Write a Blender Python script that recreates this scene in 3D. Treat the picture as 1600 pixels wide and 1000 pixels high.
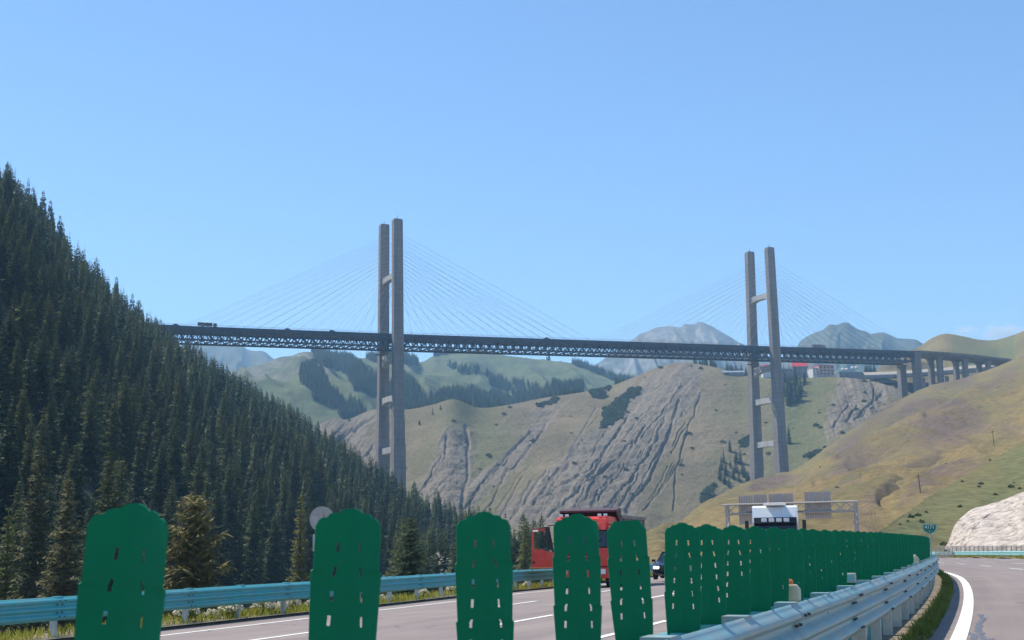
import bpy, bmesh, math, random
import numpy as np
from mathutils import Vector, Matrix, noise as mnoise

scene = bpy.context.scene
for o in list(bpy.data.objects):
    bpy.data.objects.remove(o)
R = math.radians
random.seed(7)
rng = np.random.default_rng(11)

# ------------------------------------------------------------------ camera
FPX, PITCH, ROLL, CAMH = 2100.0, math.atan(352 / 2100.0), 0.014, 1.46
_w = Vector((0, math.cos(PITCH), math.sin(PITCH)))
_u0 = Vector((0, -math.sin(PITCH), math.cos(PITCH)))
_r0 = Vector((1, 0, 0))
_r = _r0 * math.cos(ROLL) - _u0 * math.sin(ROLL)
_u = _u0 * math.cos(ROLL) + _r0 * math.sin(ROLL)
cam_data = bpy.data.cameras.new('camera')
cam = bpy.data.objects.new('camera', cam_data)
scene.collection.objects.link(cam)
m = Matrix(((_r.x, _u.x, -_w.x, 0), (_r.y, _u.y, -_w.y, 0), (_r.z, _u.z, -_w.z, CAMH), (0, 0, 0, 1)))
cam.matrix_world = m
cam_data.sensor_width = 36
cam_data.lens = 36 * FPX / 1600
cam_data.clip_start = 0.1
cam_data.clip_end = 60000
cam_data.dof.use_dof = True
cam_data.dof.focus_distance = 60
cam_data.dof.aperture_fstop = 9.0
scene.camera = cam
scene.render.resolution_x, scene.render.resolution_y = 1024, 640

# ------------------------------------------------------------------ sky, sun, exposure
SUN_AZ, SUN_EL = R(-56), R(55)       # azimuth from +Y towards +X; elevation
world = bpy.data.worlds.new('World')
scene.world = world
world.use_nodes = True
wn, wl = world.node_tree.nodes, world.node_tree.links
wn.clear()
sky = wn.new('ShaderNodeTexSky')
sky.sky_type = 'NISHITA'
sky.sun_disc = False
sky.sun_elevation = SUN_EL
sky.sun_rotation = SUN_AZ
sky.altitude = 1300
sky.air_density = 1.0
sky.dust_density = 0.05
sky.ozone_density = 1.8
bg = wn.new('ShaderNodeBackground')
bg.inputs['Strength'].default_value = 0.15
wo = wn.new('ShaderNodeOutputWorld')
hsv = wn.new('ShaderNodeHueSaturation')
hsv.inputs['Saturation'].default_value = 1.10
wl.new(sky.outputs[0], hsv.inputs['Color'])
wl.new(hsv.outputs[0], bg.inputs[0])
wl.new(bg.outputs[0], wo.inputs[0])
sl = bpy.data.lights.new('sun', 'SUN')
sl.energy = 5.0
sl.angle = R(0.5)
sl.color = (1.0, 0.925, 0.80)
sun = bpy.data.objects.new('sun', sl)
scene.collection.objects.link(sun)
sdir = Vector((math.sin(SUN_AZ) * math.cos(SUN_EL), math.cos(SUN_AZ) * math.cos(SUN_EL), math.sin(SUN_EL)))
sun.rotation_euler = sdir.to_track_quat('Z', 'Y').to_euler()
vs = scene.view_settings
vs.view_transform = 'Standard'
vs.look = 'None'
vs.exposure = 0.42
vs.gamma = 1
vs.use_curve_mapping = False
scene.cycles.use_denoising = True
scene.cycles.max_bounces = 5
scene.cycles.diffuse_bounces = 2
scene.cycles.volume_bounces = 1
scene.cycles.volume_max_steps = 64
scene.cycles.use_adaptive_sampling = True

# ------------------------------------------------------------------ helpers
COL = scene.collection


def at(px, py, Y):
    """world point seen at pixel (1600x1000 frame) lying Y metres ahead"""
    d = _w + _r * ((px - 800) / FPX) + _u * ((500 - py) / FPX)
    return Vector((d.x, d.y, d.z)) * (Y / d.y) + Vector((0, 0, CAMH))


def proj_np(P):
    d = P - np.array([0, 0, CAMH])
    z = d @ np.array(_w)
    return 800 + FPX * (d @ np.array(_r)) / z, 500 - FPX * (d @ np.array(_u)) / z, z


def nd(nt, typ, **kw):
    n = nt.nodes.new(typ)
    for k, v in kw.items():
        if k in n.inputs:
            n.inputs[k].default_value = v
        else:
            setattr(n, k, v)
    return n


def ramp(nt, fac, stops):
    r = nt.nodes.new('ShaderNodeValToRGB')
    e = r.color_ramp.elements
    while len(e) < len(stops):
        e.new(0.5)
    for el, (p, c) in zip(e, stops):
        el.position = p
        el.color = (c[0], c[1], c[2], 1) if not isinstance(c, (int, float)) else (c, c, c, 1)
    nt.links.new(fac, r.inputs[0])
    return r.outputs[0]


def mixc(nt, fac, a, b, mode='MIX'):
    m_ = nt.nodes.new('ShaderNodeMix')
    m_.data_type = 'RGBA'
    m_.blend_type = mode
    for s, v in ((m_.inputs[0], fac), (m_.inputs[6], a), (m_.inputs[7], b)):
        if hasattr(v, 'links'):
            nt.links.new(v, s)
        elif isinstance(v, (int, float)):
            s.default_value = v
        else:
            s.default_value = (v[0], v[1], v[2], 1)
    return m_.outputs[2]


def noise_tex(nt, scale, detail=4, rough=0.6, vec=None, dist=0.0):
    n = nt.nodes.new('ShaderNodeTexNoise')
    n.inputs['Scale'].default_value = scale
    n.inputs['Detail'].default_value = detail
    n.inputs['Roughness'].default_value = rough
    n.inputs['Distortion'].default_value = dist
    if vec is not None:
        nt.links.new(vec, n.inputs['Vector'])
    return n.outputs['Fac']


def objcoord(nt):
    return nt.nodes.new('ShaderNodeTexCoord').outputs['Object']


def mapping(nt, vec, scale=(1, 1, 1), rot=(0, 0, 0)):
    m_ = nt.nodes.new('ShaderNodeMapping')
    m_.inputs['Scale'].default_value = scale
    m_.inputs['Rotation'].default_value = rot
    nt.links.new(vec, m_.inputs['Vector'])
    return m_.outputs[0]


def bump(nt, h, strength, dist, bsdf):
    b = nt.nodes.new('ShaderNodeBump')
    b.inputs['Strength'].default_value = strength
    b.inputs['Distance'].default_value = dist
    nt.links.new(h, b.inputs['Height'])
    nt.links.new(b.outputs[0], bsdf.inputs['Normal'])


def base_mat(name):
    mt = bpy.data.materials.new(name)
    mt.use_nodes = True
    nt = mt.node_tree
    return mt, nt, nt.nodes['Principled BSDF']


def mat(name, col, rough=0.6, metal=0.0, var=0.15, scale=3.0, bmp=0.0, dirt=None, spec=0.5, trans=0.0, emit=None):
    mt, nt, b = base_mat(name)
    oc = objcoord(nt)
    f = noise_tex(nt, scale, 5, 0.65, oc)
    lo = [c * (1 - var) for c in col]
    hi = [min(1, c * (1 + var)) for c in col]
    c_ = ramp(nt, f, [(0.3, lo), (0.7, hi)])
    if dirt:
        f2 = noise_tex(nt, scale * 0.37, 6, 0.7, oc)
        fd = ramp(nt, f2, [(0.48, 0.0), (0.7, dirt[1])])
        c_ = mixc(nt, fd, c_, dirt[0])
    nt.links.new(c_, b.inputs['Base Color'])
    b.inputs['Roughness'].default_value = rough
    b.inputs['Metallic'].default_value = metal
    b.inputs['Specular IOR Level'].default_value = spec
    if bmp:
        bump(nt, f, bmp, 0.02, b)
    if trans:
        b.inputs['Transmission Weight'].default_value = trans
    if emit:
        b.inputs['Emission Color'].default_value = (*emit[0], 1)
        b.inputs['Emission Strength'].default_value = emit[1]
    return mt


class MB:
    """collects shapes; build() links them as one mesh object"""
    def __init__(s):
        s.v, s.f, s.mi = [], [], []

    def add(s, vs_, fs_, mi=0):
        n = len(s.v)
        s.v += [tuple(v) for v in vs_]
        s.f += [tuple(i + n for i in f) for f in fs_]
        s.mi += [mi] * len(fs_)
        return s

    def box(s, c, d, rz=0.0, mi=0, mtx=None, taper=1.0):
        x, y, z = d[0] / 2, d[1] / 2, d[2] / 2
        M_ = Matrix.Rotation(rz, 3, 'Z') if mtx is None else mtx
        pts = []
        for dz in (-z, z):
            k = taper if dz > 0 else 1
            for dx, dy in ((-x, -y), (x, -y), (x, y), (-x, y)):
                pts.append(Vector(c) + M_ @ Vector((dx * k, dy * k, dz)))
        return s.add(pts, [(0, 3, 2, 1), (4, 5, 6, 7), (0, 1, 5, 4), (1, 2, 6, 5), (2, 3, 7, 6), (3, 0, 4, 7)], mi)

    def beam(s, a, b, w, h=None, mi=0, up=(0, 0, 1)):
        a, b = Vector(a), Vector(b)
        h = h or w
        d = (b - a)
        if d.length < 1e-6:
            return s
        d.normalize()
        x = d.cross(Vector(up))
        if x.length < 1e-3:
            x = d.cross(Vector((0, 1, 0)))
        x.normalize()
        y = x.cross(d).normalized()
        pts = []
        for p in (a, b):
            for i, j in ((-1, -1), (1, -1), (1, 1), (-1, 1)):
                pts.append(p + x * (i * w / 2) + y * (j * h / 2))
        return s.add(pts, [(0, 1, 2, 3), (7, 6, 5, 4), (0, 4, 5, 1), (1, 5, 6, 2), (2, 6, 7, 3), (3, 7, 4, 0)], mi)

    def tube(s, a, b, r0, r1=None, n=8, mi=0):
        a, b = Vector(a), Vector(b)
        r1 = r0 if r1 is None else r1
        d = (b - a).normalized()
        x = d.cross(Vector((0, 0, 1)))
        if x.length < 1e-3:
            x = Vector((1, 0, 0))
        x.normalize()
        y = d.cross(x)
        pts = []
        for p, r in ((a, r0), (b, r1)):
            for k in range(n):
                t = 2 * math.pi * k / n
                pts.append(p + x * (r * math.cos(t)) + y * (r * math.sin(t)))
        fs = [(k, (k + 1) % n, n + (k + 1) % n, n + k) for k in range(n)]
        fs += [tuple(range(n - 1, -1, -1)), tuple(range(n, 2 * n))]
        return s.add(pts, fs, mi)

    def prism(s, poly, axis, a, b, mi=0):
        """poly of 2D points extruded along axis ('x','y','z') from a to b"""
        n = len(poly)
        pts = []
        for t in (a, b):
            for p in poly:
                if axis == 'x':
                    pts.append((t, p[0], p[1]))
                elif axis == 'y':
                    pts.append((p[0], t, p[1]))
                else:
                    pts.append((p[0], p[1], t))
        fs = [tuple(range(n)), tuple(range(2 * n - 1, n - 1, -1))]
        fs += [(k, n + k, n + (k + 1) % n, (k + 1) % n) for k in range(n)]
        return s.add(pts, fs, mi)

    def lathe(s, c, prof, n=16, axis='z', mi=0):
        pts = []
        for r, h in prof:
            for k in range(n):
                t = 2 * math.pi * k / n
                q = (r * math.cos(t), r * math.sin(t), h)
                if axis == 'x':
                    q = (q[2], q[0], q[1])
                elif axis == 'y':
                    q = (q[0], q[2], q[1])
                pts.append(Vector(c) + Vector(q))
        fs = []
        for i in range(len(prof) - 1):
            for k in range(n):
                fs.append((i * n + k, i * n + (k + 1) % n, (i + 1) * n + (k + 1) % n, (i + 1) * n + k))
        fs += [tuple(range(n - 1, -1, -1)), tuple(range((len(prof) - 1) * n, len(prof) * n))]
        return s.add(pts, fs, mi)

    def mesh(s, name, mats):
        me = bpy.data.meshes.new(name)
        me.from_pydata(s.v, [], s.f)
        if not isinstance(mats, (list, tuple)):
            mats = [mats]
        for m_ in mats:
            me.materials.append(m_)
        if len(mats) > 1:
            me.polygons.foreach_set('material_index', s.mi)
        bm = bmesh.new()
        bm.from_mesh(me)
        bmesh.ops.recalc_face_normals(bm, faces=bm.faces)
        bm.to_mesh(me)
        bm.free()
        me.update()
        return me

    def build(s, name, mats, parent=None, smooth=False, bevel=0.0, **tags):
        me = s.mesh(name, mats)
        if bevel:
            bm = bmesh.new()
            bm.from_mesh(me)
            ed = [e for e in bm.edges if len(e.link_faces) == 2 and e.calc_face_angle(0) > 0.5]
            bmesh.ops.bevel(bm, geom=ed, offset=bevel, segments=2, affect='EDGES', profile=0.6)
            bm.to_mesh(me)
            bm.free()
        if smooth:
            me.polygons.foreach_set('use_smooth', [True] * len(me.polygons))
        return link(name, me, parent, **tags)


def link(name, me, parent=None, loc=None, rz=None, **tags):
    o = bpy.data.objects.new(name, me)
    COL.objects.link(o)
    if parent is not None:
        o.parent = parent
    if loc is not None:
        o.location = loc
    if rz is not None:
        o.rotation_euler = (0, 0, rz)
    for k, v in tags.items():
        if v is not None:
            o[k] = v
    return o


def thing(name, label, cat, loc=(0, 0, 0), rz=0.0, group=None):
    o = link(name, None, None, loc, rz, label=label, category=cat, group=group)
    o.empty_display_size = 0.3
    return o


def copy_tree(o, parent=None):
    c = o.copy()
    COL.objects.link(c)
    c.parent = parent
    for ch in list(o.children):
        copy_tree(ch, c)
    return c


# value noise in numpy
_perm = rng.random((256, 256))


def vnoise(x, y):
    xi, yi = np.floor(x).astype(int), np.floor(y).astype(int)
    fx, fy = x - xi, y - yi
    fx, fy = fx * fx * (3 - 2 * fx), fy * fy * (3 - 2 * fy)
    g = lambda a, b: _perm[(a + 17 * (b // 256)) % 256, b % 256]
    return ((g(xi, yi) * (1 - fx) + g(xi + 1, yi) * fx) * (1 - fy) +
            (g(xi, yi + 1) * (1 - fx) + g(xi + 1, yi + 1) * fx) * fy)


def fbm(x, y, oct=5, gain=0.5):
    s, a, t = 0, 1.0, 0
    for i in range(oct):
        s = s + a * (vnoise(x * 2 ** i + 13.7 * i, y * 2 ** i + 7.1 * i) - 0.5)
        t += a
        a *= gain
    return s / t


def sstep(a, b, x):
    t = np.clip((x - a) / (b - a), 0, 1)
    return t * t * (3 - 2 * t)


def catmull(P, t):
    """P (n,3) control points; t in 0..1"""
    n = len(P)
    u = t * (n - 1)
    i = np.clip(np.floor(u).astype(int), 0, n - 2)
    f = (u - i)[:, None]
    p0, p1, p2, p3 = P[np.clip(i - 1, 0, n - 1)], P[i], P[i + 1], P[np.clip(i + 2, 0, n - 1)]
    return 0.5 * ((2 * p1) + (-p0 + p2) * f + (2 * p0 - 5 * p1 + 4 * p2 - p3) * f ** 2 + (-p0 + 3 * p1 - 3 * p2 + p3) * f ** 3)


class Hill:
    """terrain body lofted through real-space contour lines (front to back)"""
    def __init__(s, rows, nu, nv, disp=None, linear_v=False, steps=None):
        nr = len(rows)
        U = np.linspace(0, 1, nu)
        rr = []
        for row in rows:
            P = np.array([tuple(p) for p in row], float)
            L = np.r_[0, np.cumsum(np.linalg.norm(np.diff(P[:, :2], axis=0), axis=1))]
            L /= L[-1]
            # keep matching of control points between rows: parametrise by index
            rr.append(catmull(P, U))
        rr = np.array(rr)                                     # nr, nu, 3
        vfull = np.linspace(0, nr - 1, nv) if steps is None else steps
        i = np.clip(np.floor(vfull).astype(int), 0, nr - 2)
        f = (vfull - i)[:, None, None]
        s.P = rr[i] * (1 - f) + rr[i + 1] * f                 # nv, nu, 3
        s.U, s.V = np.meshgrid(U, vfull)
        if disp is not None:
            disp(s)
        s.nu, s.nv = nu, nv

    def point(s, u, v):
        """interpolated position(s) for u in 0..1, v in row units"""
        vv = s.V[:, 0]
        j = np.clip(np.searchsorted(vv, v) - 1, 0, s.nv - 2)
        fv = ((v - vv[j]) / (vv[j + 1] - vv[j]))[:, None]
        x = u * (s.nu - 1)
        i = np.clip(np.floor(x).astype(int), 0, s.nu - 2)
        fu = (x - i)[:, None]
        P = s.P
        return ((P[j, i] * (1 - fu) + P[j, i + 1] * fu) * (1 - fv) + (P[j + 1, i] * (1 - fu) + P[j + 1, i + 1] * fu) * fv)

    def build(s, name, material, attrs=None, **tags):
        nu, nv = s.nu, s.nv
        me = bpy.data.meshes.new(name)
        V = s.P.reshape(-1, 3)
        ii = np.arange(nu * nv).reshape(nv, nu)
        q = np.stack([ii[:-1, :-1], ii[:-1, 1:], ii[1:, 1:], ii[1:, :-1]], -1).reshape(-1, 4)
        me.vertices.add(len(V))
        me.vertices.foreach_set('co', V.astype(np.float32).ravel())
        me.loops.add(q.size)
        me.loops.foreach_set('vertex_index', q.ravel().astype(np.int32))
        me.polygons.add(len(q))
        me.polygons.foreach_set('loop_start', np.arange(0, q.size, 4, dtype=np.int32))
        me.polygons.foreach_set('loop_total', np.full(len(q), 4, dtype=np.int32))
        me.polygons.foreach_set('use_smooth', np.ones(len(q), dtype=bool))
        me.update(calc_edges=True)
        me.validate()
        for k, a in (attrs or {}).items():
            at_ = me.attributes.new(k, 'FLOAT', 'POINT')
            at_.data.foreach_set('value', a.ravel().astype(np.float32))
        uv = me.uv_layers.new(name='uv')
        su, sv = s.flow if hasattr(s, 'flow') else (s.U, s.V)
        co = np.stack([su.ravel()[q.ravel()], sv.ravel()[q.ravel()]], -1)
        uv.data.foreach_set('uv', co.astype(np.float32).ravel())
        me.materials.append(material)
        s.obj = link(name, me, None, kind='structure', **tags)
        return s.obj


def zpts(sc, ox, oy, pts):
    return [(ox + a / sc, oy + b / sc) for a, b in pts]


def line_dist(x, y, pts):
    d = np.full(x.shape, 1e9)
    for (x1, y1), (x2, y2) in zip(pts[:-1], pts[1:]):
        vx, vy = x2 - x1, y2 - y1
        t = np.clip(((x - x1) * vx + (y - y1) * vy) / (vx * vx + vy * vy + 1e-9), 0, 1)
        d = np.minimum(d, np.hypot(x - x1 - t * vx, y - y1 - t * vy))
    return d


def blur(a, n):
    for _ in range(n):
        a = (a + np.roll(a, 1, 0) + np.roll(a, -1, 0) + np.roll(a, 1, 1) + np.roll(a, -1, 1)) / 5
    return a


def gullies(P, lines):
    """erosion gullies: (points, width, depth) cut into a slope; returns depth field and a 0..1 mask"""
    sh = P.shape[:2]
    x, y, _ = proj_np(P.reshape(-1, 3))
    wob = fbm(x / 18, y / 18, 3) * 7
    xx = x + wob
    D, Mk = np.zeros(len(x)), np.zeros(len(x))
    for pts, w, dep in lines:
        d = line_dist(xx, y, pts)
        w = w * .8
        D = np.minimum(D, -dep * np.clip(1 - d / w, 0, 1))
        D = D + 0.18 * dep * np.exp(-((d - w * 1.5) / (w * .6)) ** 2)
        Mk = np.maximum(Mk, np.clip(1.6 - d / (w * 1.3), 0, 1))
    return D.reshape(sh), Mk.reshape(sh), x.reshape(sh), y.reshape(sh)


def rows_px(*rows):
    return [[at(*p) if len(p) == 3 else Vector(p[:3]) for p in r] for r in rows]


def drop(row, dx, dy, dz):
    return [p + Vector((dx, dy, dz)) for p in row]


def inpoly(x, y, poly):
    r_ = np.zeros(len(x), bool)
    n = len(poly)
    for i in range(n):
        x1, y1 = poly[i]
        x2, y2 = poly[(i + 1) % n]
        c = ((y1 > y) != (y2 > y)) & (x < (x2 - x1) * (y - y1) / (y2 - y1 + 1e-9) + x1)
        r_ ^= c
    return r_


# ------------------------------------------------------------------ road alignment
def _centre():
    out = []
    x, y, t = -602 * 3.3 / FPX, 3.3, R(21)
    x0, y0 = x, y
    for i in range(7000):
        s = i * 0.1
        out.append((x, y, t))
        k = 1 / 700 if s < 40 else (1 / 400 if s < 66 else (1 / 1100 if s < 200 else 0))
        t -= k * 0.1
        x += math.sin(t) * 0.1
        y += math.cos(t) * 0.1
    return out


_C = _centre()


def cpos(s, o=0.0, z=0.0):
    """point at chainage s, offset o to the right of the board row"""
    if s < 0:
        x, y, t = _C[0]
        x += math.sin(t) * s
        y += math.cos(t) * s
    else:
        i = min(int(s * 10), len(_C) - 2)
        f = s * 10 - i
        a, b = _C[i], _C[i + 1]
        x, y, t = a[0] + (b[0] - a[0]) * f, a[1] + (b[1] - a[1]) * f, a[2]
    return Vector((x + o * math.cos(t), y - o * math.sin(t), z))


def chead(s):
    return _C[max(0, min(int(s * 10), len(_C) - 1))][2]


def rz_(s, o):
    """road surface height"""
    fall = 0.008 * max(0, min(s, 260) - 50)
    if o >= -0.9:
        return 0.05 - fall
    return 0.05 - 0.030 * (abs(o) - 0.9) - 0.003 * max(0, min(s, 90) - 30) - fall


def ribbon(name, o0, o1, s0, s1, ds, material, dz=0.0, no=2, **tags):
    mb = MB()
    n = int((s1 - s0) / ds) + 1
    for i in range(n):
        s = s0 + (s1 - s0) * i / (n - 1)
        for j in range(no):
            o = o0 + (o1 - o0) * j / (no - 1)
            p = cpos(s, o)
            mb.v.append((p.x, p.y, rz_(s, o) + dz))
    for i in range(n - 1):
        for j in range(no - 1):
            a = i * no + j
            mb.f.append((a, a + 1, a + no + 1, a + no))
            mb.mi.append(0)
    ob = mb.build(name, material, **tags)
    uv = ob.data.uv_layers.new(name='uv')
    for lp in ob.data.loops:
        i, j = divmod(lp.vertex_index, no)
        uv.data[lp.index].uv = ((s0 + (s1 - s0) * i / (n - 1)), (o0 + (o1 - o0) * j / (no - 1)))
    return ob


# ------------------------------------------------------------------ materials
def m_asphalt(name, col):
    mt, nt, b = base_mat(name)
    oc = objcoord(nt)
    f = noise_tex(nt, 60, 3, 0.7, oc)
    g = noise_tex(nt, 0.35, 5, 0.6, oc)
    c1 = ramp(nt, f, [(0.3, [c * 0.82 for c in col]), (0.7, [c * 1.18 for c in col])])
    g2 = ramp(nt, g, [(0.3, (0.86, 0.85, 0.86)), (0.7, (1.1, 1.1, 1.1))])
    uvn = nt.nodes.new('ShaderNodeUVMap').outputs[0]
    tr = noise_tex(nt, 1.0, 4, .6, mapping(nt, uvn, (.03, 1.1, 1)))
    tr2 = ramp(nt, tr, [(0.35, (0.84, 0.84, 0.86)), (0.6, (1.06, 1.05, 1.04))])
    c1 = mixc(nt, 1.0, c1, tr2, 'MULTIPLY')
    c2 = mixc(nt, 1.0, c1, g2, 'MULTIPLY')
    # cracks: thin dark lines along distorted cells
    v = nt.nodes.new('ShaderNodeTexVoronoi')
    v.feature = 'DISTANCE_TO_EDGE'
    v.inputs['Scale'].default_value = 0.16
    dn = nt.nodes.new('ShaderNodeTexNoise')
    dn.inputs['Scale'].default_value = 0.9
    dn.inputs['Detail'].default_value = 6
    nt.links.new(oc, dn.inputs['Vector'])
    add = nt.nodes.new('ShaderNodeMixRGB')
    add.blend_type = 'ADD'
    add.inputs[0].default_value = 1.6
    nt.links.new(oc, add.inputs[1])
    nt.links.new(dn.outputs['Color'], add.inputs[2])
    nt.links.new(add.outputs[0], v.inputs['Vector'])
    ck = ramp(nt, v.outputs['Distance'], [(0.0, 1.0), (0.006, 0.0)])
    gate = ramp(nt, noise_tex(nt, 0.12, 2, 0.5, oc), [(0.52, 0.0), (0.6, 0.8)])
    ck2 = mixc(nt, 1.0, ck, gate, 'MULTIPLY')
    c3 = mixc(nt, ck2, c2, (0.035, 0.037, 0.05))
    nt.links.new(c3, b.inputs['Base Color'])
    b.inputs['Roughness'].default_value = 0.85
    bump(nt, f, 0.3, 0.01, b)
    return mt


def m_hill(name, grass_a, grass_b, scree, rock, green, streak=(26, 2.2), fine=0.25):
    """grass slope with scree chutes; masks come from point attributes"""
    mt, nt, b = base_mat(name)
    oc = objcoord(nt)
    uv = nt.nodes.new('ShaderNodeUVMap').outputs[0]
    st = noise_tex(nt, 1.0, 7, 0.65, mapping(nt, uv, (streak[0], streak[1], 1)), 0.25)
    n1 = noise_tex(nt, 0.012, 7, 0.62, oc)
    n2 = noise_tex(nt, fine, 6, 0.7, oc)
    g = ramp(nt, n1, [(0.32, grass_a), (0.68, grass_b)])
    ag = nt.nodes.new('ShaderNodeAttribute'); ag.attribute_name = 'green'
    as_ = nt.nodes.new('ShaderNodeAttribute'); as_.attribute_name = 'scree'
    g = mixc(nt, ag.outputs['Fac'], g, green)
    sc = ramp(nt, st, [(0.36, rock), (0.5, scree), (0.7, [min(1, c * 1.3) for c in scree])])
    # scree shows where attribute + streak noise is high
    ad = nt.nodes.new('ShaderNodeMath'); ad.operation = 'MULTIPLY_ADD'
    nt.links.new(st, ad.inputs[0]); ad.inputs[1].default_value = 0.9
    nt.links.new(as_.outputs['Fac'], ad.inputs[2])
    fac = ramp(nt, ad.outputs[0], [(0.68, 0.0), (0.95, 1.0)])
    c_ = mixc(nt, fac, g, sc)
    m2 = ramp(nt, n2, [(0.32, (0.66, 0.66, 0.68)), (0.68, (1.25, 1.25, 1.22))])
    c_ = mixc(nt, 1.0, c_, m2, 'MULTIPLY')
    # scattered low shrubs as small dark dots
    vo = nt.nodes.new('ShaderNodeTexVoronoi')
    vo.inputs['Scale'].default_value = 0.05
    nt.links.new(oc, vo.inputs['Vector'])
    sp = ramp(nt, vo.outputs['Distance'], [(0.10, 1.0), (0.17, 0.0)])
    gate = ramp(nt, noise_tex(nt, 0.02, 3, 0.6, oc), [(0.55, 0.0), (0.6, 0.75)])
    sp = mixc(nt, 1.0, sp, gate, 'MULTIPLY')
    c_ = mixc(nt, sp, c_, (0.05, 0.065, 0.03))
    nt.links.new(c_, b.inputs['Base Color'])
    b.inputs['Roughness'].default_value = 0.95
    b.inputs['Specular IOR Level'].default_value = 0.1
    hh = mixc(nt, 0.5, n2, st)
    bump(nt, hh, 0.6, 2.5, b)
    return mt


def m_leaf(name, a, c, bmul=1.0, translucent=0.25):
    mt, nt, b = base_mat(name)
    oi = nt.nodes.new('ShaderNodeObjectInfo')
    oc = objcoord(nt)
    n = noise_tex(nt, 1.3, 3, 0.6, oc)
    col = ramp(nt, n, [(0.3, a), (0.7, c)])
    rv = ramp(nt, oi.outputs['Random'], [(0.0, (0.45, 0.62, 0.70)), (0.5, (1, 1, 1)), (0.8, (1.25, 1.15, 0.9)), (1.0, (1.5, 1.3, 1.0))])
    col = mixc(nt, 1.0, col, rv, 'MULTIPLY')
    nt.links.new(col, b.inputs['Base Color'])
    b.inputs['Roughness'].default_value = 0.7
    b.inputs['Specular IOR Level'].default_value = 0.25
    tr = nt.nodes.new('ShaderNodeBsdfTranslucent')
    nt.links.new(col, tr.inputs['Color'])
    ms = nt.nodes.new('ShaderNodeMixShader')
    ms.inputs[0].default_value = translucent
    nt.links.new(b.outputs[0], ms.inputs[1])
    nt.links.new(tr.outputs[0], ms.inputs[2])
    nt.links.new(ms.outputs[0], nt.nodes['Material Output'].inputs[0])
    return mt


def m_concrete(name, col, scale=0.3):
    mt, nt, b = base_mat(name)
    oc = objcoord(nt)
    n = noise_tex(nt, scale, 6, 0.7, oc)
    n2 = noise_tex(nt, scale * 2.0, 5, 0.7, mapping(nt, oc, (1, 1, 0.06)))
    c1 = ramp(nt, n, [(0.3, [c * 0.85 for c in col]), (0.7, [c * 1.12 for c in col])])
    c2 = ramp(nt, n2, [(0.35, (0.78, 0.78, 0.78)), (0.6, (1.06, 1.06, 1.06))])
    w = nt.nodes.new('ShaderNodeTexWave')
    w.bands_direction = 'Z'
    w.inputs['Scale'].default_value = 0.07
    nt.links.new(oc, w.inputs['Vector'])
    w2 = ramp(nt, w.outputs['Fac'], [(0.02, (0.86, 0.86, 0.86)), (0.1, (1, 1, 1))])
    c3 = mixc(nt, 1.0, mixc(nt, 1.0, c1, c2, 'MULTIPLY'), w2, 'MULTIPLY')
    nt.links.new(c3, b.inputs['Base Color'])
    b.inputs['Roughness'].default_value = 0.9
    return mt


M = {}
M['asphalt_r'] = m_asphalt('asphalt_right', (0.235, 0.192, 0.175))
M['asphalt_l'] = m_asphalt('asphalt_left', (0.235, 0.192, 0.175))
M['paint_white'] = mat('road_paint', (0.80, 0.80, 0.76), 0.7, var=0.08, scale=8, dirt=((0.45, 0.43, 0.42), 0.35))
M['soil'] = mat('verge_soil', (0.20, 0.16, 0.11), 0.95, var=0.35, scale=2.5, bmp=0.5)
M['kerb'] = m_concrete('kerb_concrete', (0.28, 0.27, 0.26), 1.5)
M['ground'] = mat('valley_ground', (0.14, 0.13, 0.075), 0.95, var=0.3, scale=0.02)
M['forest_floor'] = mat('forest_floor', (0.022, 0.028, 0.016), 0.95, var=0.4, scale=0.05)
M['needle'] = m_leaf('spruce_needle', (0.030, 0.058, 0.022), (0.135, 0.170, 0.055))
M['needle_far'] = m_leaf('spruce_needle_far', (0.028, 0.052, 0.022), (0.120, 0.155, 0.055))
M['needle_olive'] = m_leaf('spruce_needle_olive', (0.105, 0.108, 0.042), (0.235, 0.215, 0.095))
M['needle_green'] = m_leaf('spruce_needle_green', (0.08, 0.105, 0.030), (0.18, 0.19, 0.06))
M['bark'] = mat('spruce_bark', (0.10, 0.075, 0.055), 0.95, var=0.3, scale=5)
M['tower'] = m_concrete('tower_concrete', (0.25, 0.215, 0.20), 0.12)
M['tower_sunlit'] = m_concrete('strut_concrete_sunlit', (0.46, 0.43, 0.40), 0.12)  # tower concrete paled for crossbeams: sunlit side put into the colour
M['steel_dark'] = mat('truss_steel', (0.022, 0.036, 0.065), 0.6, 0.0, var=0.2, scale=0.4)
M['deck'] = mat('deck_steel', (0.022, 0.034, 0.055), 0.6, var=0.15, scale=0.3)
M['cable'] = mat('cable_sheath', (0.34, 0.35, 0.37), 0.5, var=0.05, scale=0.5)
M['railing'] = mat('bridge_railing', (0.30, 0.32, 0.34), 0.6, var=0.1, scale=0.5)
M['girder'] = m_concrete('viaduct_concrete', (0.20, 0.19, 0.185), 0.1)
M['board'] = mat('antiglare_green', (0.001, 0.175, 0.078), 0.55, var=0.06, scale=3, dirt=((0.02, 0.13, 0.07), 0.35), spec=0.12)
M['rail_teal'] = mat('rail_teal_paint', (0.07, 0.38, 0.40), 0.45, 0.0, var=0.08, scale=3, dirt=((0.25, 0.36, 0.36), 0.5))
M['rail_pale'] = mat('rail_pale_paint', (0.20, 0.36, 0.385), 0.45, 0.0, var=0.12, scale=3, dirt=((0.36, 0.34, 0.30), 0.85))
M['rail_far'] = mat('rail_far_paint', (0.25, 0.52, 0.52), 0.5, 0.0, var=0.08, scale=2)
M['post'] = mat('rail_post_paint', (0.52, 0.53, 0.50), 0.6, var=0.15, scale=4, dirt=((0.24, 0.21, 0.17), 0.6))
M['bolt'] = mat('bolt_dark', (0.05, 0.05, 0.06), 0.6)
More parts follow.
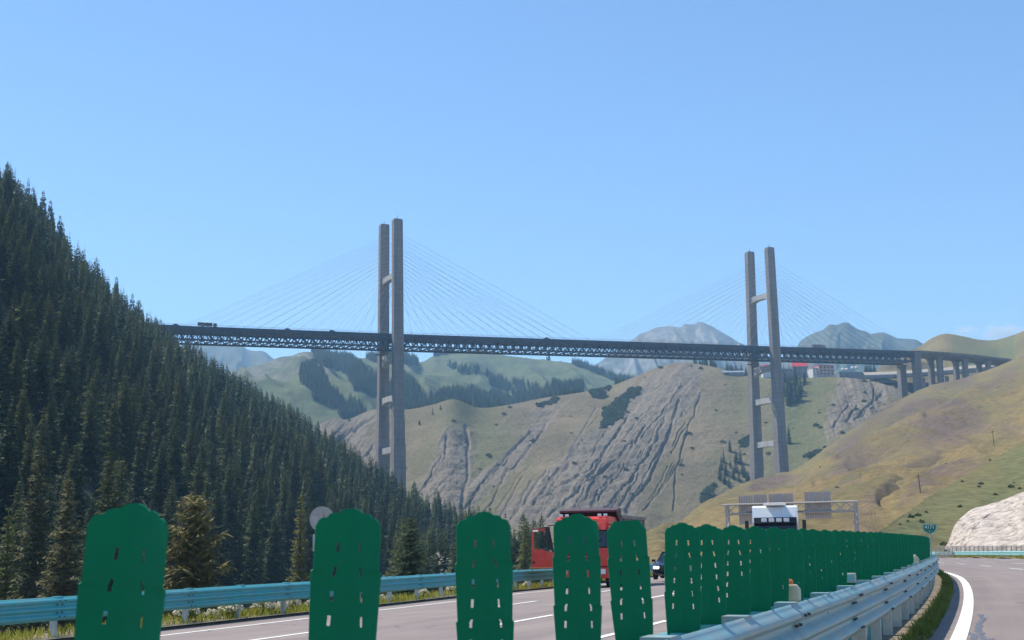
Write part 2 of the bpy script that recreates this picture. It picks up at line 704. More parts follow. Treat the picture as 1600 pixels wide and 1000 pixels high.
M['grass'] = m_leaf('verge_grass', (0.14, 0.17, 0.03), (0.36, 0.36, 0.08), translucent=0.4)
M['umbel'] = mat('cream_flower', (0.66, 0.60, 0.42), 0.9, var=0.2, scale=9)
M['sign_back'] = mat('sign_back_grey', (0.42, 0.39, 0.39), 0.6, 0.0, var=0.15, scale=2)
M['sign_back_rib'] = mat('gantry_sheet_grey', (0.66, 0.51, 0.40), 0.75, 0.0, var=0.12, scale=1.5)
M['galv'] = mat('galvanised_steel', (0.42, 0.38, 0.34), 0.55, 0.3, var=0.12, scale=3)
M['sign_green'] = mat('sign_green', (0.006, 0.17, 0.12), 0.5, var=0.06)
M['sign_white'] = mat('sign_white', (0.75, 0.8, 0.78), 0.5, var=0.03)
M['red'] = mat('truck_red', (0.66, 0.032, 0.016), 0.38, var=0.10, scale=2, dirt=((0.42, 0.20, 0.17), 0.5))
M['orange'] = mat('reflector_orange', (0.75, 0.20, 0.05), 0.5)
M['white_p'] = mat('truck_white', (0.78, 0.79, 0.80), 0.35, var=0.05, scale=1, dirt=((0.5, 0.48, 0.45), 0.25))
M['black'] = mat('black_plastic', (0.015, 0.016, 0.02), 0.5, var=0.2)
M['rubber'] = mat('tyre_rubber', (0.018, 0.018, 0.019), 0.85, var=0.2, scale=8)
M['rim'] = mat('wheel_rim', (0.45, 0.45, 0.46), 0.5, 0.4, var=0.15)
M['glass'] = mat('dark_glass', (0.012, 0.016, 0.022), 0.06, 0.0, var=0.1, spec=0.8)
M['glass_clear'] = mat('clear_glass', (0.75, 0.8, 0.8), 0.03, var=0.02, trans=0.9)
M['bed'] = mat('dump_bed_steel', (0.23, 0.19, 0.18), 0.7, 0.1, var=0.2, scale=2, dirt=((0.36, 0.32, 0.27), 0.7))
M['bed_dark'] = mat('dump_bed_maroon', (0.075, 0.03, 0.035), 0.6, var=0.2, scale=2)
M['chrome'] = mat('chrome', (0.6, 0.6, 0.62), 0.15, 0.9, var=0.05)
M['lamp_white'] = mat('lamp_lens', (0.75, 0.76, 0.78), 0.2, var=0.05)
M['lamp_on'] = mat('headlamp_lit', (0.9, 0.9, 0.9), 0.3, emit=((1, 0.97, 0.9), 4.0))
M['plate_blue'] = mat('plate_blue', (0.03, 0.12, 0.45), 0.4)
M['car_black'] = mat('car_dark_blue', (0.014, 0.02, 0.035), 0.2, 0.2, var=0.1)
M['cream'] = mat('cream_plastic', (0.62, 0.55, 0.38), 0.5, var=0.1, scale=8)
M['redroof'] = mat('red_roof', (0.55, 0.04, 0.05), 0.6, var=0.1, scale=0.2)
M['pinkwall'] = mat('pink_wall', (0.55, 0.36, 0.30), 0.8, var=0.1, scale=0.3)
M['whitewall'] = mat('white_wall', (0.7, 0.68, 0.64), 0.8, var=0.08, scale=0.3)
M['greywall'] = m_concrete('grey_retaining_wall', (0.24, 0.23, 0.23), 0.1)
M['blueroof'] = mat('grey_blue_roof', (0.24, 0.27, 0.34), 0.6, var=0.1, scale=0.2)

hillC = m_hill('hill_scree', (0.150, 0.120, 0.068), (0.235, 0.185, 0.112), (0.198, 0.165, 0.125), (0.092, 0.078, 0.064), (0.125, 0.130, 0.056), (110, 1.6), 0.30)
hillB = m_hill('hill_ochre', (0.155, 0.120, 0.055), (0.280, 0.200, 0.088), (0.135, 0.100, 0.080), (0.07, 0.054, 0.042), (0.135, 0.148, 0.062), (30, 2.0), 0.35)
hillD = m_hill('hill_meadow', (0.095, 0.120, 0.050), (0.16, 0.17, 0.085), (0.16, 0.15, 0.12), (0.06, 0.06, 0.05), (0.05, 0.075, 0.04), (30, 3.0), 0.05)
hillE = m_hill('mountain_far', (0.11, 0.115, 0.075), (0.18, 0.165, 0.125), (0.22, 0.21, 0.19), (0.05, 0.05, 0.045), (0.06, 0.08, 0.05), (30, 3.0), 0.02)

# ------------------------------------------------------------------ ground, valley, hills
mb = MB()
mb.add([(-26000, -3000, -14), (26000, -3000, -14), (26000, 40000, -14), (-26000, 40000, -14)], [(0, 1, 2, 3)])
mb.build('ground', M['ground'], kind='structure')


# sloped embankments along both carriageways
def bank(name, s0, s1, prof, material):
    mb = MB()
    n = int((s1 - s0) / 4) + 1
    k = len(prof)
    for i in range(n):
        s = s0 + (s1 - s0) * i / (n - 1)
        for o, dz in prof:
            q = abs(o) if abs(o) < 17.5 else 17.5
            p = cpos(s, o)
            z = rz_(s, math.copysign(q, o)) + dz
            if abs(o) > 18:
                z += 0.5 * mnoise.noise(Vector((p.x * 0.1, p.y * 0.1, 0)))
            mb.v.append((p.x, p.y, max(z, -15) if dz > -12 else -15))
    for i in range(n - 1):
        for j in range(k - 1):
            a = i * k + j
            mb.f.append((a, a + 1, a + k + 1, a + k)); mb.mi.append(0)
    return mb.build(name, material, smooth=True, kind='structure')


bank('left_verge', -40, 420, [(-17.42, -0.02), (-17.45, 0.06), (-18.5, 0.02), (-21, -1.2), (-27, -4.2), (-36, -6.5), (-60, -8.5), (-90, -16)], M['soil'])
bank('right_verge', -40, 420, [(18.08, -0.02), (18.12, 0.03), (19.5, -0.02), (24, -0.3), (32, -1.0), (60, -4), (90, -16)], M['soil'])
ribbon('median_soil', -0.92, 0.70, -40, 420, 2, M['soil'], 0.03, 3, kind='structure')
ribbon('left_road', -17.4, -0.9, -40, 420, 2, M['asphalt_l'], 0.0, 3, kind='structure')
ribbon('right_road', 0.66, 18.1, -40, 420, 2, M['asphalt_r'], 0.0, 3, kind='structure')


# forest hill on the left -------------------------------------------------
crestA = [(-620, 20, 600), (-300, 130, 620), (0, 300, 660), (130, 440, 790), (255, 549, 960), (400, 640, 1010), (500, 705, 990), (600, 782, 900), (700, 838, 800), (775, 862, 700)]
toeA = [(-160, 20, -9), (-110, 45, -9), (-75, 90, -9), (-68, 160, -9.5), (-60, 260, -10), (-50, 350, -10), (-40, 430, -11), (-28, 500, -12), (-22, 560, -14), (-18, 620, -15)]
crestA = [at(*p) for p in crestA]
toeA = [Vector(p) for p in toeA]
midA = [t.lerp(c, 0.5) + Vector((0, 0, 4 + 0.04 * c.z)) for t, c in zip(toeA, crestA)]
backA = [c + Vector((-260, 330, -0.35 * c.z - 60)) for c in crestA]


def dispA(h):
    P = h.P
    n = fbm(P[..., 0] / 90, P[..., 1] / 90, 4) * 14 * np.sin(np.clip(h.V, 0, 2) / 2 * np.pi) + fbm(P[..., 0] / 20, P[..., 1] / 20, 3) * 2
    P[..., 2] += n


HA = Hill([toeA, midA, crestA, backA], 160, 120, dispA)
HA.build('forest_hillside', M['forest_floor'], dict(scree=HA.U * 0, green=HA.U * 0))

# near slope between the guardrail and the forest
# scree hill in the middle ---------------------------------------------------
crestC = [(380, 720, 1500), (480, 672, 1500), (519, 655, 1520), (545, 655, 1540), (584, 640, 1560), (636, 640, 1560), (677, 632, 1560), (709, 624, 1560), (748, 637, 1580), (792, 633, 1600), (849, 622, 1640), (915, 612, 1660), (958, 602, 1680), (998, 586, 1690), (1031, 573, 1700), (1064, 566, 1700), (1097, 570, 1690), (1130, 577, 1670), (1163, 587, 1650), (1205, 590, 1620), (1250, 591, 1600), (1300, 589, 1570), (1340, 592, 1540), (1372, 598, 1520), (1400, 606, 1500), (1500, 640, 1480)]
fx = [c[0] for c in crestC]
footC = []
for x, y, Y in crestC:
    fy = np.interp(x, [380, 600, 1060, 1130, 1215, 1300, 1390, 1500], [862, 862, 856, 830, 775, 725, 690, 720])
    fY = np.interp(x, [380, 600, 900, 1100, 1215, 1390, 1500], [1140, 1130, 1120, 1215, 1290, 1330, 1350])
    footC.append((x + (0 if x > 1100 else -25), fy, fY))
crestC = [at(*p) for p in crestC]
footC = [at(*p) for p in footC]
for p in footC:
    p.z -= 4
backC = []
for i, c in enumerate(crestC):
    px = fx[i]
    flat = float(sstep(1080, 1190, np.array(px)))
    backC.append(c + Vector((20, 260, -95 * (1 - flat) - 3 * flat)))
midC = [f.lerp(c, 0.5) + Vector((0, 0, -4)) for f, c in zip(footC, crestC)]


def dispC(h):
    U, V, P = h.U, h.V, h.P
    PX = np.interp(U * (len(fx) - 1), np.arange(len(fx)), fx)
    Z = lambda *p: zpts(2.4615, 500, 530, p)
    q = PX + V * -95.0 * (1 - sstep(1180, 1300, PX) * 1.3) + fbm(PX / 60, V * 2, 4) * 12
    env = sstep(0.0, 0.25, V) * (1 - sstep(1.7, 2.02, V))
    lines = [(Z((1460, 225), (1435, 290), (1400, 400), (1380, 470), (1360, 580), (1360, 660)), 2.6, 5), (Z((1385, 235), (1350, 340), (1320, 420), (1270, 530), (1200, 620), (1180, 660)), 5, 7),
             (Z((1200, 400), (1120, 480), (1050, 540), (990, 590), (880, 680)), 4.5, 7), (Z((1090, 430), (1040, 500), (960, 560), (850, 610)), 4, 5), (Z((1000, 395), (950, 460), (860, 590), (800, 640)), 4, 5),
             (Z((870, 310), (830, 390), (780, 450), (700, 540)), 2.6, 5), (Z((830, 340), (760, 400), (690, 490), (600, 580), (560, 640)), 3.5, 6), (Z((790, 370), (700, 460), (620, 560), (575, 600)), 2.6, 4),
             (Z((560, 330), (570, 400), (570, 520), (545, 640)), 5, 6), (Z((490, 370), (480, 450), (440, 490), (400, 560)), 4, 5), (Z((470, 440), (430, 510), (380, 580)), 3, 4),
             (Z((200, 400), (150, 460)), 3, 5), (Z((120, 300), (60, 360)), 3, 5), (Z((210, 300), (130, 350), (60, 380)), 5, 7), (Z((1010, 380), (900, 520), (830, 600)), 3, 4), (Z((1330, 300), (1280, 420), (1180, 560), (1100, 650)), 4, 5),
             (Z((1250, 330), (1200, 420), (1130, 520), (1040, 640)), 4, 5), (Z((1180, 300), (1100, 420), (1060, 500), (1000, 570)), 4, 5), (Z((1310, 480), (1420, 482), (1500, 500)), 1.8, 1.5),
             (zpts(6.667, 1200, 550, [(1100, 370), (1090, 470), (1000, 600), (900, 680)]), 3, 5), (zpts(6.667, 1200, 550, [(830, 520), (780, 600), (690, 780)]), 3, 5), (zpts(6.667, 1200, 550, [(920, 540), (860, 640), (790, 730)]), 3, 5), (zpts(6.667, 1200, 550, [(1260, 320), (1100, 480), (950, 620)]), 3, 4)]
    lr = random.Random(4)
    for i in range(46):
        zx, zy = lr.uniform(720, 1420), lr.uniform(150, 560)
        if zy < 560 - (zx - 560) * .62 or zx + zy * .35 > 1560:
            continue
        L = lr.uniform(60, 200)
        sl = .62 + lr.uniform(-.1, .12)
        lines.append((Z((zx, zy), (zx - L * sl * .5, zy + L * .5 + lr.uniform(-6, 6)), (zx - L * sl * 1.05, zy + L)), lr.uniform(1.6, 3.2), lr.uniform(2, 4.5)))
    D, Mk, x, y = gullies(P, lines)
    zones = [Z((1110, 290), (1200, 180), (1340, 110), (1430, 80), (1480, 120), (1440, 240), (1380, 330), (1310, 440), (1240, 560), (1180, 720), (640, 720), (820, 560), (940, 430), (1000, 380), (1080, 330)),
             Z((840, 230), (900, 220), (870, 330), (780, 450), (650, 570), (580, 660), (530, 660), (570, 590), (680, 470), (760, 400)),
             Z((480, 360), (560, 330), (580, 420), (575, 600), (540, 680), (360, 600), (440, 480)), Z((-60, 340), (120, 280), (200, 260), (215, 480), (150, 480), (60, 380)),
             [(1311, 585), (1345, 585), (1400, 600), (1340, 662), (1296, 692), (1286, 660), (1300, 620)]]
    xf, yf = (x + fbm(x / 25, y / 25, 3) * 22).ravel(), (y + fbm(x / 22 + 9, y / 22, 3) * 16).ravel()
    zm = np.zeros(len(xf))
    for z_ in zones:
        zm = np.maximum(zm, inpoly(xf, yf, z_))
    zm = blur(zm.reshape(x.shape), 160) * (V < 2.0)
    rough = fbm(P[..., 0] / 26, P[..., 1] / 26 + P[..., 2] / 30, 6, .68)
    P[..., 2] += (D * (.12 + .5 * vnoise(x / 14, y / 14)) + fbm(P[..., 0] / 110, P[..., 1] / 110, 3) * 16 + rough * (4 + 5 * zm) + fbm(P[..., 0] / 9, P[..., 1] / 9, 3, .6) * (1 + 2.2 * zm)) * env
    P[..., 1] -= D * 0.3 * env
    h.flow = (q / 700.0, V / 2)
    h.scree = np.clip(zm * .55 + Mk * .40 * (.3 + zm) + fbm(q / 10, V * 2.0, 5, .65) * 0.62 + .08, 0, 1)
    h.green = np.clip(np.interp(PX, [380, 640, 700, 750, 800, 850, 1100, 1150, 1190, 1225, 1290, 1310], [.1, .1, .45, .7, .35, .1, .1, .4, .3, 1.0, .8, .2]) + fbm(x / 40, y / 40, 4) * 0.6, 0, 1)


HC = Hill([footC, midC, crestC, backC], 900, 400, dispC)
HC.build('scree_mountainside', hillC, dict(scree=HC.scree, green=HC.green))


def simple_hill(name, crest, foot_y, foot_Y, material, nu=220, nv=110, amp=20, wl=200, back=(0, 400, -200), green=0.3, scree=0.1, ridge=0, bulge=0.0, carves=None, foot=None, rwl=60, skew=0.0, gfun=None, sfun=None, crest_noise=0.15):
    cx = [c[0] for c in crest]
    cr = [at(*c) for c in crest]
    if foot is None:
        ft = []
        for (x, y, Y) in crest:
            fy = foot_y(x) if callable(foot_y) else foot_y
            fY = foot_Y(x, Y) if callable(foot_Y) else foot_Y * Y
            ft.append(at(x, fy, fY))
    else:
        ft = [at(*p) for p in foot]
        for p in ft:
            p.z = -9.0 if p.y > 170 else -4.0
    mid = [f.lerp(c, 0.5) + Vector((0, 0, bulge * (c.z - f.z))) for f, c in zip(ft, cr)]
    bk = [c + Vector(back) for c in cr]

    def disp(h):
        U, V, P = h.U, h.V, h.P
        PX = np.interp(U * (len(cx) - 1), np.arange(len(cx)), cx)
        env = sstep(0, 0.3, V) * (1 - (1 - crest_noise) * sstep(1.25, 1.95, V))
        d = fbm(P[..., 0] / wl, P[..., 1] / wl, 7, 0.55) * amp * 2 * env
        if ridge:
            q = PX + V * skew + fbm(P[..., 0] / (wl), P[..., 1] / wl, 3) * rwl * 1.2
            rr = 1 - np.abs(2 * vnoise(q / rwl, V * 0.6 + 3) - 1)
            rr2 = 1 - np.abs(2 * vnoise(q / (rwl * 0.4), V * 1.2 + 9) - 1)
            d = d + (rr * 0.7 + rr2 * 0.3 - 0.5) * ridge * env
            h.flow = (q / 700.0, V / 2)
        if carves:
            Dc, Mk, _, _ = gullies(P, carves)
            d = d + blur(Dc, 5) * env * 1.25
        else:
            Mk = 0
        P[..., 2] += d + fbm(P[..., 0] / (wl * .12) + 3, P[..., 1] / (wl * .12), 5, .6) * amp * .16 * sstep(0, .3, V)
        h.PX = PX
        h.scree = np.clip(Mk * .22 + (sfun(PX, V) if sfun else scree) + fbm(PX / 60, V * 2, 4) * 0.5, 0, 1)
        h.green = np.clip((gfun(PX, V) if gfun else green) + fbm(PX / 70, V * 2.5, 4) * 0.6, 0, 1)
    H = Hill([ft, mid, cr, bk], nu, nv, disp)
    H.build(name, material, dict(scree=H.scree, green=H.green))
    return H


# ochre slopes on the right, one spur behind the other
footB = [(940, 846, 400), (970, 850, 360), (1010, 850, 320), (1060, 853, 310), (1110, 855, 300), (1170, 857, 280), (1220, 859, 260), (1280, 861, 250), (1330, 862, 245), (1390, 864, 240), (1450, 865, 235), (1510, 866, 230), (1580, 868, 220), (1620, 870, 215), (1700, 872, 205), (1900, 880, 190), (2300, 880, 180)]
crestB = [(955, 866, 420), (1000, 836, 450), (1035, 820, 480), (1066, 812, 540), (1105, 782, 640), (1170, 752, 780), (1215, 740, 880), (1245, 732, 930), (1290, 700, 1010), (1330, 672, 1090), (1390, 633, 1190), (1450, 604, 1250), (1510, 589, 1280), (1580, 563, 1300), (1640, 535, 1310), (1800, 450, 1320), (2300, 300, 1300)]
HB = simple_hill('ochre_hillside', crestB, 0, 0, hillB, 460, 300, amp=11, wl=110, back=(60, 140, -60), foot=footB, ridge=4, rwl=110, skew=170, bulge=-0.02,
                 carves=[(zpts(3.333, 1150, 500, p), w_, d_) for p, w_, d_ in (([(1560, 380), (1300, 480), (1100, 560), (900, 620), (700, 720), (620, 790)], 30, 4), ([(1560, 250), (1200, 370), (1000, 470), (800, 560), (640, 640), (540, 720)], 18, 4), ([(1200, 320), (900, 430), (700, 520), (600, 600), (500, 700)], 16, 4), ([(1560, 320), (1300, 420), (1000, 530)], 10, 3), ([(200, 890), (330, 870), (420, 900)], 5, 2), ([(120, 860), (250, 860), (500, 850), (640, 790)], 14, 2))],
                 gfun=lambda x, v: 0.15 + 0.25 * (v > 1.4), sfun=lambda x, v: 0.12 + 0 * x, crest_noise=0.04)


def spur(name, crest, amp, **kw):
    foot = []
    n = len(crest)
    for i, (x, y, Y) in enumerate(crest):
        k = i / (n - 1)
        foot.append((x + 90 * k, 868 if x < 1700 else 885, max(200 - 0.06 * (x - 1200), 150)))
    return simple_hill(name, crest, 0, 0, hillB, 320, 200, amp=amp, wl=60, back=(30, 70, -45), foot=foot, crest_noise=0.06, **kw)


HB2 = spur('middle_spur', [(1120, 850, 300), (1180, 812, 350), (1240, 790, 410), (1290, 763, 465), (1338, 739, 520), (1372, 725, 560), (1440, 697, 640), (1525, 670, 700), (1600, 650, 740), (1750, 590, 800), (2100, 470, 800)], 5,
     ridge=2.5, rwl=70, skew=150, carves=[(zpts(3.333, 1150, 500, p), w_, d_) for p, w_, d_ in (([(1500, 560), (1300, 620), (1100, 720), (950, 800), (780, 960)], 22, 2.5), ([(1000, 690), (840, 760), (640, 850), (480, 900)], 12, 2.5))], gfun=lambda x, v: 0.15 + 0.35 * (v > 1.75), sfun=lambda x, v: 0.10 + 0.14 * (v < 1.2))
HB3 = spur('lower_spur', [(1190, 856, 270), (1245, 830, 320), (1300, 806, 360), (1345, 790, 400), (1420, 765, 450), (1500, 733, 510), (1600, 692, 570), (1750, 630, 620), (2100, 520, 620)], 4,
     ridge=2, rwl=60, skew=140, carves=[(zpts(3.333, 1150, 500, p), w_, d_) for p, w_, d_ in (([(1500, 600), (1260, 720), (1100, 800), (940, 900), (820, 1000)], 14, 3),)], gfun=lambda x, v: 0.1 + 0 * x, sfun=lambda x, v: 0.20 + 0 * x)
HB4 = spur('green_spur', [(1330, 860, 215), (1362, 838, 235), (1395, 815, 258), (1470, 764, 320), (1540, 724, 375), (1600, 688, 420), (1700, 630, 470), (2100, 450, 500)], 3,
     ridge=1.6, rwl=60, skew=100, gfun=lambda x, v: 0.75 + 0 * x, sfun=lambda x, v: 0.02 + 0.3 * (v < 0.7))

# hill behind the viaduct
crestV = [(1330, 600, 1750), (1380, 575, 1800), (1415, 553, 1850), (1440, 539, 1900), (1456, 528, 1900), (1476, 521, 1900), (1500, 524, 1900), (1530, 530, 1900), (1555, 531, 1900), (1580, 524, 1880), (1600, 516, 1850), (1680, 480, 1800), (1800, 430, 1800), (2200, 300, 1800)]
simple_hill('hill_behind_viaduct', crestV, 640, lambda x, Y: 1460, hillB, 180, 90, amp=8, wl=120, back=(0, 300, -120), ridge=10, rwl=70,
            gfun=lambda x, v: 0.25 + 0.5 * (x > 1490) * (x < 1590), sfun=lambda x, v: 0.05 + 0 * x, crest_noise=0.05)
# mound beside the lower road
simple_hill('brown_mound', [(1362, 588, 1580), (1380, 570, 1580), (1398, 562, 1580), (1425, 561, 1580), (1450, 566, 1580), (1480, 575, 1580)], 598, lambda x, Y: 1535, hillB, 80, 40, amp=3, wl=30, back=(0, 60, -25), scree=0.25, crest_noise=0.3)

# green mountains with spruce stands
crestD = [(300, 640, 2500), (340, 600, 2600), (375, 577, 2700), (416, 567, 2750), (435, 560, 2780), (458, 556, 2800), (477, 551, 2800), (500, 553, 2800), (527, 556, 2800), (560, 558, 2800), (590, 558, 2850), (620, 556, 2900), (640, 560, 2900), (657, 566, 3000), (678, 555, 3050), (696, 551, 3100), (740, 547, 3100), (766, 549, 3100), (792, 555, 3050), (833, 559, 3000), (866, 564, 2950), (900, 569, 2900), (932, 579, 2850), (965, 591, 2800), (1010, 600, 2750), (1080, 620, 2700), (1200, 640, 2700)]


def gD(x, v):
    return 0.25 + 0 * x


HD = simple_hill('meadow_mountain', crestD, 690, lambda x, Y: 1900, hillD, 420, 200, amp=55, wl=420, back=(0, 700, -250), ridge=70, rwl=85, skew=60, gfun=gD,
                 sfun=lambda x, v: 0.10 + 0.28 * (x < 520) * (v > 0.6), crest_noise=0.06)
# far mountains
simple_hill('far_ridge', [(150, 620, 5600), (240, 560, 5600), (298, 536, 5600), (326, 538, 5600), (347, 541, 5600), (372, 538, 5600), (389, 547, 5600), (412, 550, 5600), (426, 560, 5600), (450, 575, 5600), (520, 600, 5600)], 660, 0.75, hillE, 160, 70, amp=60, wl=700, back=(0, 1200, -500), ridge=60, rwl=30, crest_noise=0.05)
simple_hill('rocky_peak', [(860, 640, 5000), (900, 592, 5000), (932, 569, 5000), (985, 530, 5000), (1010, 516, 5000), (1040, 508, 5000), (1062, 510, 5000), (1070, 505, 5000), (1085, 505, 5000), (1097, 502, 5000), (1130, 519, 5000), (1160, 536, 5000), (1200, 556, 5000), (1260, 575, 5000), (1340, 600, 5000)], 680, 0.72, hillE, 220, 110, amp=75, wl=420, back=(0, 1200, -500), ridge=80, rwl=26, skew=30, crest_noise=0.04, sfun=lambda x, v: 0.25 + 0.2 * (v > 1))
simple_hill('green_peak', [(1190, 590, 4200), (1240, 546, 4300), (1252, 530, 4400), (1270, 520, 4400), (1284, 515, 4400), (1296, 505, 4400), (1308, 506, 4400), (1322, 503, 4400), (1338, 512, 4400), (1352, 516, 4400), (1362, 520, 4400), (1380, 519, 4400), (1400, 527, 4400), (1430, 530, 4400), (1450, 540, 4400), (1500, 560, 4400), (1600, 590, 4400)], 680, 0.72, hillE, 240, 110, amp=70, wl=380, back=(0, 1200, -500), ridge=80, rwl=30, skew=-20, crest_noise=0.04, gfun=lambda x, v: 0.5 + 0 * x)
simple_hill('blue_foothills', [(860, 640, 3400), (960, 600, 3600), (1060, 588, 3700), (1130, 582, 3700), (1190, 578, 3700), (1240, 572, 3700), (1300, 577, 3700), (1360, 583, 3700), (1420, 590, 3700), (1520, 600, 3700)], 700, 0.75, hillE, 160, 70, amp=40, wl=300, back=(0, 700, -300), ridge=60, rwl=40, gfun=lambda x, v: 0.6 + 0 * x)

# ------------------------------------------------------------------ haze
mt = bpy.data.materials.new('haze')
mt.use_nodes = True
nt = mt.node_tree
nt.nodes.clear()
pv = nt.nodes.new('ShaderNodeVolumePrincipled')
pv.inputs['Color'].default_value = (0.36, 0.66, 1.0, 1)
pv.inputs['Density'].default_value = 0.00013
pv.inputs['Anisotropy'].default_value = 0.0
mo = nt.nodes.new('ShaderNodeOutputMaterial')
nt.links.new(pv.outputs[0], mo.inputs['Volume'])
mb = MB()
mb.box((0, 3000, 452), (16000, 9000, 934))
mb.build('haze', mt, kind='stuff')

# ================================================================== BRIDGE
T1, T2 = Vector((-99.2, 1082, 0)), Vector((232.6, 1232, 0))
BD = (T2 - T1).normalized()
BN = Vector((BD.y, -BD.x, 0))                      # towards the camera side
BANG = math.atan2(BD.y, BD.x)
SPAN = (T2 - T1).length


def zat(py, px, Y):
    return at(px, py, Y).z


ZD1 = zat(522, 620, T1.y - 10)
ZD2 = zat(541.5, 1207, T2.y - 10)
ZD0 = zat(511.5, 300, T1.y - 165 * BD.y - 5)
ZD3 = zat(549, 1433, T2.y + 172 * BD.y - 10)
SS = [-260, -165, 0, SPAN, SPAN + 172, SPAN + 400]
ZZ = [ZD0 + 0.3, ZD0, ZD1, ZD2, ZD3, ZD3 + 3.0]


def bz(s):
    return float(np.interp(s, SS, ZZ))


def bp(s, n=0.0, z=0.0):
    return T1 + BD * s + BN * n + Vector((0, 0, bz(s) + z))


bridge = thing('cable_stayed_bridge', 'long cable-stayed truss bridge with two tall H-shaped concrete towers crossing the valley', 'bridge', T1, 0)
_inv = Matrix.Translation(-T1)


def bput(mb, name, mats, parent=None, **kw):
    """build in world metres, then sit under the bridge's empty"""
    mb.v = [tuple(Vector(v) - T1) for v in mb.v]
    return mb.build(name, mats, parent or bridge, **kw)


S0, S1 = -225, SPAN + 172
DW = 13.0
# deck slab in long segments
mb = MB()
n = 60
for i in range(n):
    a, b = S0 + (S1 - S0) * i / n, S0 + (S1 - S0) * (i + 1) / n
    q = []
    for s in (a, b):
        for nn, zz in ((-DW, 0), (DW, 0), (DW, -2.2), (-DW, -2.2)):
            q.append(bp(s, nn, zz))
    mb.add(q, [(0, 1, 5, 4), (1, 2, 6, 5), (2, 3, 7, 6), (3, 0, 4, 7)])
deck = bput(mb, 'deck', M['deck'])
TH = 10.2
for side in (-DW + 0.9, DW - 0.9):
    for zz, hh in ((-2.7, 1.1), (-TH, 1.4)):
        mb = MB()
        for i in range(n):
            a, b = S0 + (S1 - S0) * i / n, S0 + (S1 - S0) * (i + 1) / n
            mb.beam(bp(a, side, zz), bp(b, side, zz), 1.0, hh)
        bput(mb, 'chord', M['steel_dark'])
mb = MB()
panel = 7.4
k = int((S1 - S0) / panel)
for i in range(k):
    a = S0 + i * panel
    b = a + panel
    mid = (a + b) / 2
    for side in (-DW + 0.9, DW - 0.9):
        mb.beam(bp(a, side, -2.2), bp(mid, side, -TH), 0.75, 0.8)
        mb.beam(bp(mid, side, -TH), bp(b, side, -2.2), 0.75, 0.8)
        mb.beam(bp(a, side, -2.2), bp(a, side, -TH), 0.45, 0.5)
        # gusset plates at the joints
        mb.beam(bp(mid - 1.1, side, -TH + 1), bp(mid + 1.1, side, -TH + 1), 0.5, 1.6)
        mb.beam(bp(a - 1.0, side, -3.4), bp(a + 1.0, side, -3.4), 0.5, 1.6)
    mb.beam(bp(mid, -DW + 1, -TH), bp(mid, DW - 1, -TH), 0.7, 0.8)
    mb.beam(bp(a, -DW + 1, -TH), bp(mid, 0, -2.4), 0.4, 0.4)
    mb.beam(bp(a, DW - 1, -TH), bp(mid, 0, -2.4), 0.4, 0.4)
    mb.beam(bp(a, -DW + 1, -TH), bp(b, DW - 1, -TH), 0.45, 0.45)
bput(mb, 'truss_bracing', M['steel_dark'], kind='stuff')
# railing
mb = MB()
for side in (-DW + 0.3, DW - 0.3):
    for i in range(n):
        a, b = S0 + (S1 - S0) * i / n, S0 + (S1 - S0) * (i + 1) / n
        mb.beam(bp(a, side, 1.35), bp(b, side, 1.35), 0.12, 0.14)
        mb.beam(bp(a, side, 0.75), bp(b, side, 0.75), 0.10, 0.10)
    for s in np.arange(S0, S1, 3.4):
        mb.beam(bp(s, side, 0), bp(s, side, 1.4), 0.14, 0.14)
bput(mb, 'railing', M['railing'], kind='stuff')


